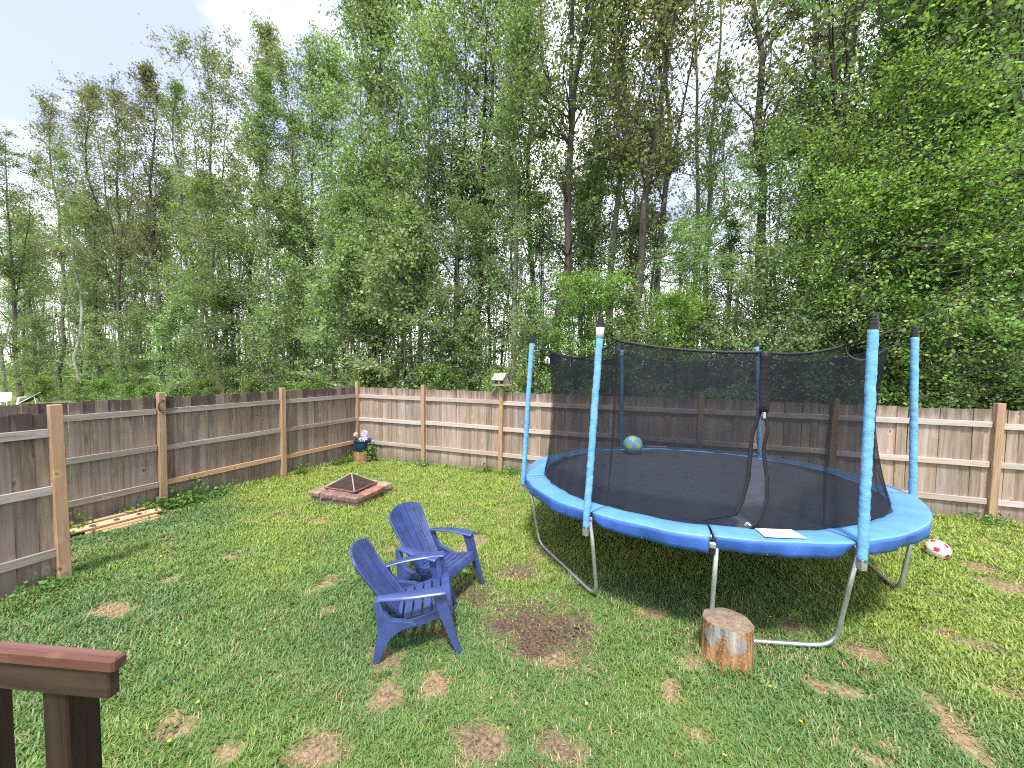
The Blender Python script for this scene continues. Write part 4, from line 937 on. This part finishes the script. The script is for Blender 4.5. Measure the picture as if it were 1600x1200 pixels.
# ------------------------------------------------------------------ balls
def ball(name, label, loc, rad, base, spot, size, pent=False, rot=(0, 0, 0)):
    import bmesh
    bm = bmesh.new(); bmesh.ops.create_icosphere(bm, subdivisions=5, radius=rad)
    g = (1 + 5 ** .5) / 2; V = []
    for a in (-1, 1):
        for b in (-g, g): V += [(0, a, b), (a, b, 0), (b, 0, a)]
    V = [Vector(p).normalized() for p in V]
    e = Euler((.4, .7, .2)).to_matrix()
    V = [e @ p for p in V]
    for f in bm.faces:
        c = f.calc_center_median().normalized(); f.smooth = True
        v = max(V, key=lambda p: p.dot(c))
        if pent:
            nb = sorted(V, key=lambda p: -p.dot(v))[1:6]; ok = all((c - v * c.dot(v)).dot((q_ - v * q_.dot(v)).normalized()) < size for q_ in nb)
        else: ok = math.acos(min(1, v.dot(c))) < size * (1 + .22 * math.sin(5 * math.atan2((c - v).x, (c - v).z)))
        f.material_index = 1 if ok else 0
    me = bpy.data.meshes.new(name); bm.to_mesh(me); bm.free(); me.materials.append(M[base]); me.materials.append(M[spot])
    o = link(name, me, None, loc, rot); return tag(o, label, 'ball')
p = T(1.62, 117, -.02) + TO
ball('play_ball', 'light blue ball with yellow spots lying on the trampoline mat', (p.x, p.y, p.z + .15), .165, 'ball_blue', 'ball_yellow', .30, rot=(.3, .2, .1))
ball('soccer_ball', 'white and red soccer ball lying on the grass right of the trampoline', (3.47, 5.98, sz(3.47, 5.98) + .10), .112, 'ball_white', 'ball_red', .235, True, rot=(.5, .1, .9))

# ------------------------------------------------------------------ adirondack chairs
def arc3(a, b, c, n):  # quadratic curve
    a, b, c = map(Vector, (a, b, c)); return [a * (1 - t) ** 2 + b * 2 * t * (1 - t) + c * t * t for t in [i / n for i in range(n + 1)]]
def sheet_solid(m, rows, th):
    """solid of thickness th below a grid of points rows[i][j]"""
    nr, nc = len(rows), len(rows[0]); P = [[Vector(p) for p in r] for r in rows]; top = []; bot = []
    for i in range(nr):
        for j in range(nc):
            du = P[min(i + 1, nr - 1)][j] - P[max(i - 1, 0)][j]; dv = P[i][min(j + 1, nc - 1)] - P[i][max(j - 1, 0)]
            n = du.cross(dv).normalized(); top.append(P[i][j]); bot.append(P[i][j] - n * th)
    N = nr * nc; f = []
    for i in range(nr - 1):
        for j in range(nc - 1):
            a = i * nc + j; f.append((a, a + nc, a + nc + 1, a + 1)); f.append((N + a, N + a + 1, N + a + nc + 1, N + a + nc))
    for j in range(nc - 1):
        f.append((j, j + 1, N + j + 1, N + j)); a = (nr - 1) * nc + j; f.append((a + 1, a, N + a, N + a + 1))
    for i in range(nr - 1):
        a = i * nc; f.append((a + nc, a, N + a, N + a + nc)); a = i * nc + nc - 1; f.append((a, a + nc, N + a + nc, N + a))
    m.add(top + bot, f)
def chair_meshes():
    out = []
    # back: five slats fanning out, slightly dished
    def bk(s, t):   # s across -1..1, t up 0..1
        halfw = .185 + .085 * t
        toph = 1 - .09 * s * s - .012
        tt = t * toph; x = -.13 - .385 * tt - .02 * math.sin(PI * tt); z = .27 + .59 * tt
        return (x + .045 * s * s, s * halfw * (1 - .05 * max(0, t - .85) / .15 * abs(s)), z)
    for k in range(5):
        s0, s1 = -1 + .4 * k + .030, -1 + .4 * (k + 1) - .030
        m = MB(); rows = [[bk(s0 + (s1 - s0) * q_ / 3, t / 12) for q_ in range(4)] for t in range(13)]
        sheet_solid(m, rows, -.022); out.append(('back_slat', m, None))
    # rim behind that holds the slats
    m = MB()
    for t in (.12, .48, .86):
        pts = [Vector(bk(s / 6 * .97, t)) + Vector((-.022, 0, -.008)) for s in range(-6, 7)]
        m.tube(pts, .014, 6)
    out.append(('back_rib', m, None))
    for sgn in (-1, 1):
        m = MB(); pts = [Vector(bk(sgn * .985, t / 12)) + Vector((-.012, 0, 0)) for t in range(13)]; m.tube(pts, .014, 8); out.append(('back_rim', m, True))
    # seat: lateral slats following a dished curve
    prof = arc3((-.17, 0, .255), (.08, 0, .30), (.31, 0, .385), 24)
    def seat(u): 
        i = min(23, int(u * 24)); return prof[i].lerp(prof[i + 1], u * 24 - i)
    for k in range(6):
        u0, u1 = k / 6 + .017, (k + 1) / 6 - .017
        m = MB(); rows = []
        for q_ in range(5):
            p = seat(u0 + (u1 - u0) * q_ / 4); hw = .225 + .035 * (u0 + (u1 - u0) * q_ / 4)
            rows.append([(p.x, y * hw, p.z + .012 * (abs(y) ** 2) - .002) for y in (-1, -.6, -.2, .2, .6, 1)])
        sheet_solid(m, rows, .02); out.append(('seat_slat', m, None))
    m = MB(); rows = []  # front lip
    for q_ in range(6):
        t = q_ / 5; x = .312 + .022 * math.sin(t * PI * .5); z = .383 - .085 * t
        rows.append([(x, y * .262, z) for y in (-1, -.5, 0, .5, 1)])
    sheet_solid(m, rows, .02); out.append(('front_apron', m, None))
    for sgn in (-1, 1):
        # side rail under the seat
        m = MB(); top = [(p.x, p.z + .006) for p in prof]; botm = [(p.x, p.z - .075 + .02 * abs((i / 24) - .5)) for i, p in enumerate(prof)][::-1]
        y0 = sgn * .262; m.prism(top + botm, y0 - .012 * sgn, y0 + .014 * sgn, lambda u, v, w_: (u, w_, v)); out.append(('side_rail', m, None))
        # armrest: broad paddle that narrows and curves in to the back
        m = MB(); rows = []
        for q_ in range(15):
            t = q_ / 14; x = -.275 + .545 * t; z = .515 + .045 * t + .012 * math.sin(t * PI)
            w_ = .036 + .026 * min(1, t * 1.8); yc = .292 + .035 * math.sin(min(1, t * 1.5) * PI / 2) - .022 * (1 - t) ** 4 
            if t > .93: w_ *= .93
            rows.append([(x, sgn * (yc - w_), z - .012), (x, sgn * (yc - w_ * .8), z), (x, sgn * yc, z + .003), (x, sgn * (yc + w_ * .8), z), (x, sgn * (yc + w_), z - .010), (x, sgn * (yc + w_ + .002), z - .020)])
        sheet_solid(m, rows if sgn > 0 else [r_[::-1] for r_ in rows], .014); out.append(('armrest', m, True))
        # front leg: wide under the arm, tapering to the foot, splayed out
        m = MB(); n = 12; v = []; f = []
        for q_ in range(n + 1):
            t = q_ / n; z = .555 * (1 - t); xc = .205 + .15 * t + .03 * t * t; hw = .056 - .018 * t - .016 * max(0, t - .35) / .65; yo = .315 + .035 * t; ty = .030 - .008 * t
            v += [(xc - hw, sgn * (yo - ty), z), (xc + hw, sgn * (yo - ty), z), (xc + hw * .9, sgn * (yo + ty), z), (xc - hw * .9, sgn * (yo + ty), z)]
        for q_ in range(n):
            for j in range(4): f.append((q_ * 4 + j, q_ * 4 + (j + 1) % 4, q_ * 4 + 4 + (j + 1) % 4, q_ * 4 + 4 + j))
        f += [(3, 2, 1, 0), tuple(range(4 * n, 4 * n + 4))]; m.add(v, f); out.append(('leg', m, None))
        # rear leg: sweeps from the arm down past the seat in an arch
        outl = [(-.285, .47), (-.275, .505), (-.235, .51), (-.205, .41), (-.14, .335), (.02, .30), (.06, .272), (-.06, .25), (-.145, .195), (-.195, .11), (-.235, 0), (-.288, 0), (-.268, .12), (-.250, .25), (-.262, .40)]
        m = MB(); m.prism(outl, sgn * .265, sgn * .312, lambda u, v, w_: (u - .02, w_ + sgn * .03 * max(0, 1 - v / .5), v)); out.append(('leg', m, None))
    return out
CM = [(n, m.mesh(n, 'plastic_blue', True if sm else False), sm) for n, m, sm in chair_meshes()]
def chair(label, loc, deg, lean=0):
    o = thing('garden_chair', label, 'chair', loc, R(deg), 'blue garden chairs')
    o.rotation_euler = (0, 0, R(deg)); o.scale = (.97, .90, .96)
    for n, me, sm in CM:
        b = link(n, me, o); bevel(b, .004, 2)
    return o
chair('blue plastic slatted chair in front, nearest the camera, turned to the right', (-1.83, 2.68, sz(-1.7, 2.6)), 31)
chair('blue plastic slatted chair behind the nearer one, facing the trampoline stump', (-1.985, 3.30, sz(-1.97, 3.3)), -8)

# ------------------------------------------------------------------ cut log in the grass
def log(name, label, x, y, rad, hgt, lean=0.0, seed=1, barkdir=-1.9):
    r = np.random.RandomState(seed); n = 72; k = 30; root = thing(name, label, 'stump', (x, y, sz(x, y) - .02), 0)
    ph = r.uniform(0, 6, 6); vs = []; bm_ = []
    for i in range(k):
        t = i / (k - 1)
        for j in range(n):
            a = 2 * PI * j / n; rr = rad * (1 + .035 * math.sin(2 * a + ph[0]) + .03 * math.sin(3 * a + ph[1]) + .016 * math.sin(7 * a + ph[2] + 1.5 * t) + .010 * math.sin(13 * a + ph[3] + 2 * t) + r.normal(0, .004)) * (1.05 - .06 * t + .05 * max(0, .15 - t) / .15)
            vs.append((rr * math.cos(a) + lean * t * hgt, rr * math.sin(a), hgt * t + (.02 * math.cos(a + 1) * t)))
            da = abs((a - barkdir + PI) % (2 * PI) - PI); edge = .48 + .22 * math.sin(a * 3 + 1) + .12 * math.sin(a * 9)
            on = t > edge + r.normal(0, .03) and da < .75 + .18 * math.sin(t * 11)
            if on: vs[-1] = (vs[-1][0] * 1.022, vs[-1][1] * 1.022, vs[-1][2])
            bm_.append(1.0 if on else (.75 if da > 2.2 else 0))
    fs = [(i * n + j, i * n + (j + 1) % n, (i + 1) * n + (j + 1) % n, (i + 1) * n + j) for i in range(k - 1) for j in range(n)]
    me = new_mesh('side', vs, fs, 'log_side', True); at = me.attributes.new('barkmask', 'FLOAT', 'POINT'); at.data.foreach_set('value', bm_)
    link('side', me, root)
    top = [Vector(v) for v in vs[-n:]]; c = sum(top, Vector()) / n; tv = []; tf = []
    for q_ in range(5):
        for p in top: tv.append(c.lerp(p, 1 - q_ / 5) + Vector((0, 0, .004 + .003 * math.sin(p.x * 90 + q_) if q_ else 0)))
    tv.append(c)
    for q_ in range(4):
        for j in range(n): tf.append((q_ * n + j, q_ * n + (j + 1) % n, (q_ + 1) * n + (j + 1) % n, (q_ + 1) * n + j))
    for j in range(n): tf.append((4 * n + j, 4 * n + (j + 1) % n, 5 * n))
    link('cut_top', new_mesh('cut_top', tv, tf, 'log_top', True), root)
    return root
log('log_stump', 'cut log stump with peeling bark standing in the grass before the trampoline', .68, 3.28, .175, .33, 0, 3)
log('log_stump', 'small cut log stump under the blue pot in the fence corner', -6.62, 7.44, .17, .27, 0, 9, -2.6)

# ------------------------------------------------------------------ flower pot in the corner
PX, PY = -6.60, 7.44; pz = sz(PX, PY) + .255
fp = thing('flower_pot', 'dark blue glazed pot with white and pink flowers in the fence corner', 'flower pot', (PX, PY, pz))
m = MB(); m.lathe([(.13, 0), (.15, .03), (.185, .13), (.205, .24), (.20, .27), (.225, .28), (.225, .31), (.195, .315), (.185, .28)], 28); m.obj('pot', 'pot_blue', fp, True)
m = MB(); m.lathe([(.19, .26), (.19, .275), (.02, .285)], 20); m.obj('soil', 'ash', fp)
def flower(c, rad, n, mat, core, up_):
    m = MB()
    for k in range(n):
        a = 2 * PI * k / n; q_ = Matrix.Rotation(a, 3, 'Z')
        pts = [Vector((0.01, -.012, 0)), Vector((rad * .55, -rad * .24, .02)), Vector((rad, -rad * .1, .0)), Vector((rad, rad * .1, .0)), Vector((rad * .55, rad * .24, .02)), Vector((.01, .012, 0))]
        e = Euler(up_).to_matrix(); m.add([e @ (q_ @ p) + Vector(c) for p in pts], [(0, 1, 4, 5), (1, 2, 3, 4)])
    fl = m.obj('flower', mat, fp); md = fl.modifiers.new('t', 'SOLIDIFY'); md.thickness = .004
    m = MB(); m.lathe([(.001, -.015), (rad * .25, 0), (rad * .2, .02), (.002, .03)], 10); e = Euler(up_).to_matrix(); m.v = [tuple(e @ Vector(p) + Vector(c)) for p in m.v]; m.obj('flower_core', core, fl, True)
    m = MB(); m.tube([Vector(c), Vector((c[0] * .7, c[1] * .7, .27))], .006, 6); m.obj('stem', 'leaf_weed', fl)
flower((.10, -.05, .47), .10, 10, 'petal_white', 'petal_core', (1.2, .0, .1)); flower((.16, -.10, .355), .085, 7, 'petal_white', 'petal_white', (.8, .3, 0)); flower((.06, -.14, .345), .06, 7, 'petal_white', 'petal_white', (.7, -.2, 0))
flower((-.16, -.06, .44), .07, 7, 'petal_pink', 'petal_pink', (1.0, -.3, 0)); flower((-.20, -.03, .385), .045, 6, 'petal_white', 'petal_pink', (.9, -.3, 0))
# ------------------------------------------------------------------ weeds and climbers (plants with leaves)
def weed_mesh(seed, n, spread, hgt, size):
    r = np.random.RandomState(seed); c = np.column_stack([r.normal(0, spread, n), r.normal(0, spread, n), np.abs(r.normal(0, 1, n)) * hgt * .5])
    v, t = leaves_np(c, 4, .03, size, r, -.4); return np_mesh('leaves', v, np.arange(len(v)), np.full(len(t), 4), 'leaf_weed', {'tint': ('FACE', t)})
WM = [weed_mesh(31, 80, .11, .12, .045), weed_mesh(32, 70, .08, .20, .05), weed_mesh(33, 30, .07, .10, .04)]
def weed(label, x, y, k, s_=1.0, cat='plant', grp=None):
    o = thing('weed', label, cat, (x, y, sz(x, y)), rng.uniform(0, 6), grp); link('leaves', WM[k], o, scale=(s_, s_, s_))
    m = MB(); m.tube([(0, 0, -.01), (.02, .01, .08 * s_), (.03, -.01, .16 * s_)], [.006, .005, .002], 5); m.obj('stem', 'leaf_weed', o); return o
r = np.random.RandomState(40); c = np.column_stack([r.normal(0, .05, 70), r.normal(0, .05, 70), r.uniform(0, .52, 70)]); v, t_ = leaves_np(c, 3, .03, .085, r, .6)
vo = thing('creeper', 'leafy green creeper hanging down right of the blue pot', 'plant', (-6.33, 7.42, sz(-6.33, 7.42)))
link('leaves', np_mesh('leaves', v, np.arange(len(v)), np.full(len(t_), 4), 'leaf_shrub', {'tint': ('FACE', t_)}), vo)
m = MB(); m.tube([(0, 0, 0), (.02, 0, .25), (-.02, .01, .5)], .006, 5); m.obj('stem', 'leaf_weed', vo)
weed('leafy weeds at the foot of the wire coil post', -7.22, 4.05, 1, 1.3); weed('dense weeds between the loose timber and the wire coil post', -7.28, 3.72, 0, 1.5)
weed('weeds just left of the wire coil post foot', -7.30, 3.50, 0, 1.2); weed('low weeds right of the wire coil post along the side fence', -7.20, 4.40, 0, 1.1)
weed('small bright weed at the foot of the third side fence post', -7.02, 6.05, 1, .8); weed('low weeds by the side fence near the corner', -6.92, 7.0, 0, 1.0)
weed('weeds left of the corner stump', -6.86, 7.36, 1, .9); weed('weeds at the foot of the second back post', -4.88, 7.6, 0, .9); weed('low weeds left of the bird feeder post', -3.3, 7.62, 0, .9)
weed('low weeds right of the bird feeder post', -2.72, 7.6, 0, 1.0); weed('large leaf plant behind the near fence post by the timber', -7.35, 2.75, 1, 1.0); weed('weeds at the foot of the near end post', -5.66, 1.86, 0, .9); weed('weeds at the right hand back fence post', 4.95, 7.62, 0, .9)
# broad leaf rosettes in the lawn, uncountable small weeds
r = np.random.RandomState(50); n = 620; x = r.uniform(-6.6, 5.5, n); y = r.uniform(1.2, 7.2, n); ok = vnoise(x, y, .9, 30) + .25 * r.rand(n) > .60
ok &= ~((np.abs(x + 4.93) < .7) & (np.abs(y - 5.29) < .7)); x, y = x[ok], y[ok]
cs = np.column_stack([x, y, surf(x, y) + .022]); v, t_ = leaves_np(cs, 11, np.array([.030, .030, .006]), .030, r, -.15, 2.5)
tag(link('lawn_weeds', np_mesh('lawn_weeds', v, np.arange(len(v)), np.full(len(t_), 4), 'leaf_weed', {'tint': ('FACE', t_)})), 'flat broad leaf weeds scattered through the lawn', 'weeds', kind='stuff')
# dandelions
m = MB()
m.lathe([(.004, .0), (.017, .004), (.021, .010), (.015, .016), (.004, .018)], 12); DM = m.mesh('bloom', 'yellow_petal', True)
m = MB(); m.tube([(0, 0, -.05), (.002, 0, 0)], .0025, 5); DS = m.mesh('stem', 'leaf_weed')
DPX = [(-2.75, 1.55), (-2.92, 1.52), (-2.62, 1.32), (-2.35, 1.95), (-.92, 2.25), (-.58, 2.35), (-.3, 2.42), (-1.85, 1.75), (-1.75, 1.45), (-4.1, 2.6), (-3.9, 3.3), (-3.3, 2.7), (-4.6, 3.4), (-3.5, 3.6), (-5.4, 2.7), (-5.2, 3.6), (-7.0, 3.9), (-7.05, 3.6), (-6.9, 3.45), (-7.1, 4.15), (-6.7, 4.0), (-2.6, 3.9), (.9, 3.0), (1.4, 3.05), (1.0, 2.75), (2.3, 3.9), (2.0, 4.1), (.2, 2.3), (.5, 2.35), (-.1, 2.1), (3.2, 5.0), (2.8, 4.6), (-3.0, 2.2), (-2.2, 2.6), (-4.9, 4.2), (-.2, 2.75), (1.15, 3.9), (-3.6, 1.9), (-5.5, 4.4)]
for (x, y) in DPX[::2] + [DPX[17], DPX[19]]:
    o = thing('dandelion', 'small yellow dandelion bloom in the lawn', 'flower', (x, y, sz(x, y) + .045), rng.uniform(0, 6), 'dandelions in the lawn')
    link('bloom', DM, o, rot=(rng.uniform(-.4, .4), rng.uniform(-.4, .4), 0), scale=[rng.uniform(.42, .6)] * 3); link('stem', DS, o)

# ------------------------------------------------------------------ fire pit and its screen
FX, FY, fz = -4.93, 5.29, sz(-4.93, 5.29)
pit = thing('fire_pit', 'low square fire pit of stacked brown and red stone blocks', 'fire pit', (FX, FY, fz))
rp = random.Random(4); SXH, SYH = .535, .47
def stone(cx, cy, cz, lx, ly, lz, mat):
    m = MB(); m.box((0, 0, 0), (lx, ly, lz), bev=.018)
    m.v = [(a + rp.uniform(-.010, .010), b + rp.uniform(-.010, .010), c + rp.uniform(-.008, .008)) for a, b, c in m.v]
    link('stone_block', m.mesh('stone_block', mat), pit, (cx, cy, cz), (R(rp.uniform(-1.2, 1.2)), R(rp.uniform(-1.2, 1.2)), R(rp.uniform(-2, 2))))
W_ = .20
for crs, (z_, hh, ins) in enumerate(((.045, .088, .03), (.142, .10, .0))):
    mats = ['stone_brown', 'stone_grey', 'stone_brown', 'brick_red'] if crs else ['stone_grey', 'stone_grey', 'stone_brown']
    for sgn in (-1, 1):
        n = 4; x0, x1 = -SXH + ins, SXH - ins
        e = [x0 + (x1 - x0) * (k + (rp.uniform(-.12, .12) if 0 < k < n else 0)) / n for k in range(n + 1)]
        for k in range(n): stone((e[k] + e[k + 1]) / 2, sgn * (SYH - ins - W_ / 2), z_, e[k + 1] - e[k] - .008, W_, hh, rp.choice(mats[:3]))
        n = 2; y0, y1 = -SYH + ins + W_ + .004, SYH - ins - W_ - .004
        e = [y0 + (y1 - y0) * k / n for k in range(n + 1)]
        for k in range(n): stone(sgn * (SXH - ins - W_ / 2), (e[k] + e[k + 1]) / 2, z_, W_, e[k + 1] - e[k] - .008, hh, ('brick_red' if (sgn > 0 and crs and k == 0) else rp.choice(mats)))
m = MB(); m.box((0, 0, .03), (.64, .52, .05)); m.obj('ash_bed', 'ash', pit)
fs_ = thing('fire_screen', 'pyramid mesh spark screen with rusty frame on the stone fire pit', 'fire screen', (FX - .03, FY + .02, fz + .195), R(0))
B4 = [Vector((-.33, -.29, .014)), Vector((.33, -.29, .014)), Vector((.33, .29, .014)), Vector((-.33, .29, .014))]; AP = Vector((0, 0, .235))
for k in range(4):
    a, b = B4[k], B4[(k + 1) % 4]
    m = MB(); m.tube([a, b], .014, 6); m.obj('base_bar', 'rust_red', fs_)
    m = MB(); m.tube([a, AP], .010, 6); m.obj('corner_bar', 'bar_tan', fs_)
    m = MB(); m.add([a, b, AP], [(0, 1, 2)]); m.obj('mesh_panel', 'screen_mesh', fs_)
m = MB(); m.tube([AP, AP + Vector((0, 0, .035))], [.012, .006], 8); m.obj('handle', 'wire_dark', fs_)

# ------------------------------------------------------------------ bird feeder on its fence post
bx, by = CX + 2 * SP, CY - .03
BZ = 1.905
bfd = thing('bird_feeder', 'weathered wooden bird feeder house mounted on a back fence post', 'bird feeder', (bx, by, BZ), R(-18))
m = MB(); m.box((0, 0, .012), (.36, .27, .024), bev=.003); m.obj('floor', 'feeder_wood', bfd)
for sx in (-1, 1):
    m = MB(); m.prism([(-.085, 0), (.085, 0), (.085, .12), (0, .23), (-.085, .12)], sx * .125 - .009, sx * .125 + .009, lambda u, v, w_: (w_, u, v + .024)); m.obj('end_wall', 'feeder_wood', bfd)
    m = MB(); m.box((0, sx * .095, .200), (.33, .20, .016), rot=(-sx * R(49), 0, 0)); m.obj('roof', 'feeder_wood', bfd)
m = MB(); m.box((0, 0, .07), (.22, .14, .09)); m.obj('seed_box', 'dark_wood', bfd)
m = MB(); m.box((0, -.078, .085), (.05, .012, .075)); m.obj('seed_window', 'seed_pale', bfd)
m = MB(); m.box((0, -.128, .034), (.34, .014, .022)); m.box((0, .128, .034), (.34, .014, .022)); m.obj('perch_rail', 'feeder_wood', bfd)
m = MB(); m.box((0, 0, -.02), (.07, .07, .03)); m.obj('mount', 'dark_wood', bfd)
# dark bird house on the trunk behind the corner
x = px2x(547, 10.2)
bh = thing('bird_house', 'small dark bird house hanging in the trees behind the corner post', 'bird house', (x, 10.2, 2.12))
m = MB(); m.box((0, 0, .11), (.16, .15, .22), bev=.004); m.obj('box', 'dark_wood', bh); m = MB(); m.box((0, -.02, .235), (.21, .21, .02), rot=(R(12), 0, 0)); m.obj('roof', 'dark_wood', bh); m = MB(); m.tube([(0, .05, .23), (0, .06, .8)], .006, 5); m.obj('hanger', 'wire_dark', bh)
# coil of wire on the second side post
wp = corner + LD * (SP * 2) + Vector((0.085, -.02, 1.70))
wc = thing('wire_coil', 'coil of dark wire hanging from the side fence post top', 'wire', wp)
for k in range(4):
    m = MB(); rr_ = .06 + .012 * k; m.tube([(.02 * math.sin(k + t / 3) + .012 * k, rr_ * math.cos(t / 20 * 2 * PI) + .04, rr_ * 1.2 * math.sin(t / 20 * 2 * PI) - .05 - .015 * k) for t in range(21)], .004, 5); m.obj('loop', 'wire_dark', wc)
m = MB(); m.tube([(0, 0, .03), (.01, .05, -.02), (.02, .14, -.10), (.02, .20, -.16)], .005, 5); m.obj('loop', 'wire_dark', wc)

# ------------------------------------------------------------------ loose timber by the side fence
def plank(label, x, y, z, L_, w, t, deg, mat, tilt=0, holes=0, roll=0):
    o = thing('timber_plank', label, 'plank', (x, y, z), 0, 'loose timber by the side fence'); o.rotation_euler = (R(roll), R(tilt), R(deg))
    m = MB()
    if not holes: m.box((0, 0, 0), (L_, w, t), bev=.003)
    else:
        edge = [(-L_ / 2, -w / 2), (L_ / 2, -w / 2), (L_ / 2, w / 2), (-L_ / 2, w / 2)]; m.box((0, 0, 0), (L_, w, t), bev=.003)
    m.obj('plank', {'fresh_plank': 'fresh_x', 'red_plank': 'red_x'}[mat], o)
    for k in range(holes):
        m = MB(); m.lathe([(.001, 0), (.034, 0), (.034, .002), (.001, .0021)], 16, (-L_ * .38 + k * L_ * .22, .0, t / 2 - .0005)); m.obj('hole', 'ash', o)
wood('fresh_x', (0.60, 0.47, 0.29), (0.52, 0.37, 0.21), (0.38, 0.26, 0.15), axis='x', greyamt=0.05)
wood('red_x', (0.58, 0.34, 0.20), (0.48, 0.27, 0.16), (0.34, 0.20, 0.12), axis='x', greyamt=0.05)
bz_ = sz(-7.2, 3.0)
plank('reddish plank lying against the foot of the side fence', -7.37, 3.05, bz_ + .10, 1.0, .09, .035, 83, 'red_plank', 0)
plank('pale timber strip with a row of round dark holes', -7.20, 3.02, bz_ + .085, 1.1, .115, .03, 81, 'fresh_plank', 0, 4, 14)
plank('short brown plank under the holed timber strip', -7.10, 3.12, bz_ + .035, .75, .10, .03, 79, 'red_plank', 0)
plank('pale plank lowest on the grass beside the timber pile', -6.99, 3.20, bz_ + .02, .65, .07, .025, 76, 'fresh_plank', 0)

# ------------------------------------------------------------------ furniture far out in the field
cxx, cyy = -33.3, 10.9
wch = thing('lawn_chair', 'white lawn chair far out in the field at left edge', 'chair', (cxx - 1.0, cyy - .75, float(gz(cxx, cyy))), R(-40)); wch.scale = (.7, .7, .7)
m = MB(); m.box((0, 0, .38), (.62, .60, .06)); m.obj('seat', 'chair_white', wch); m = MB(); m.box((-.32, 0, .72), (.08, .60, .75), rot=(0, R(-14), 0)); m.obj('backrest', 'chair_white', wch)
for sx in (-.26, .27):
    for sy in (-.27, .27): m = MB(); m.box((sx, sy, .18), (.06, .06, .36)); m.obj('leg', 'chair_white', wch)
for sy in (-.31, .31): m = MB(); m.box((0, sy, .60), (.62, .07, .04)); m.box((.28, sy, .47), (.06, .06, .26)); m.obj('armrest', 'chair_white', wch)
lx_, ly_ = -33.9, 10.85
lg = thing('lounger', 'dark lounger with pale frame tilted up in the field', 'lounger', (lx_, ly_, float(gz(lx_, ly_))), R(35)); lg.scale = (.72, .72, .72)
m = MB(); m.box((.5, 0, .62), (1.5, .62, .03), rot=(0, R(-33), 0)); m.obj('sling', 'sling_dark', lg)
for sy in (-.33, .33): m = MB(); m.tube([(-.2, sy, .18), (1.15, sy, 1.06)], .03, 6); m.obj('frame', 'chair_white', lg)
m = MB(); m.box((-.3, 0, .35), (.14, .62, .62), rot=(0, R(12), 0)); m.obj('footrest', 'chair_white', lg)
for sy in (-.3, .3): m = MB(); m.tube([(.7, sy, .72), (.85, sy, 0)], .03, 6); m.obj('leg', 'chair_white', lg)

# ------------------------------------------------------------------ deck railing at the bottom left
dr_ = thing('deck_railing', 'dark brown stained deck railing with red cap board, bottom left corner', 'railing', (-1.65, .6, sz(-1.65, .6)))
DO = Vector(dr_.location); da = R(14.5); dd = Vector((math.cos(da), math.sin(da), 0)); dp = Vector((-math.sin(da), math.cos(da), 0))
def dpart(name, c, d, mat, rot=None, bev=.005):
    m = MB(); m.box((0, 0, 0), d, bev=bev); return link(name, m.mesh(name, mat), dr_, Vector(c) - DO, rot or (0, 0, da))
e1 = Vector((-1.445, .632, 0)) - dd * .05; e2 = Vector((-1.493, .626, 0)) - dd * .03; pc = Vector((-1.69, .592, 0)) - dd * .0445 + dp * .0445
dpart('top_cap', e1 - dd * .6 + dp * .021 + Vector((0, 0, 1.404)), (1.2, .044, .044), 'deck_cap', bev=.007)
dpart('side_rail', e2 - dd * .6 + dp * .018 + Vector((0, 0, 1.337)), (1.2, .034, .092), 'deck_stain')
dpart('post', pc + Vector((0, 0, .66)), (.089, .089, 1.28), 'deck_stain_z')
dpart('post', pc - dd * .34 + Vector((0, 0, .66)), (.089, .089, 1.28), 'deck_stain_z')
dpart('brace', pc - dd * .14 + dp * .02 + Vector((0, 0, 1.262)), (.22, .03, .035), 'deck_stain', (0, R(9), da))
print('grass blades', ng, 'deep trees', cnt)
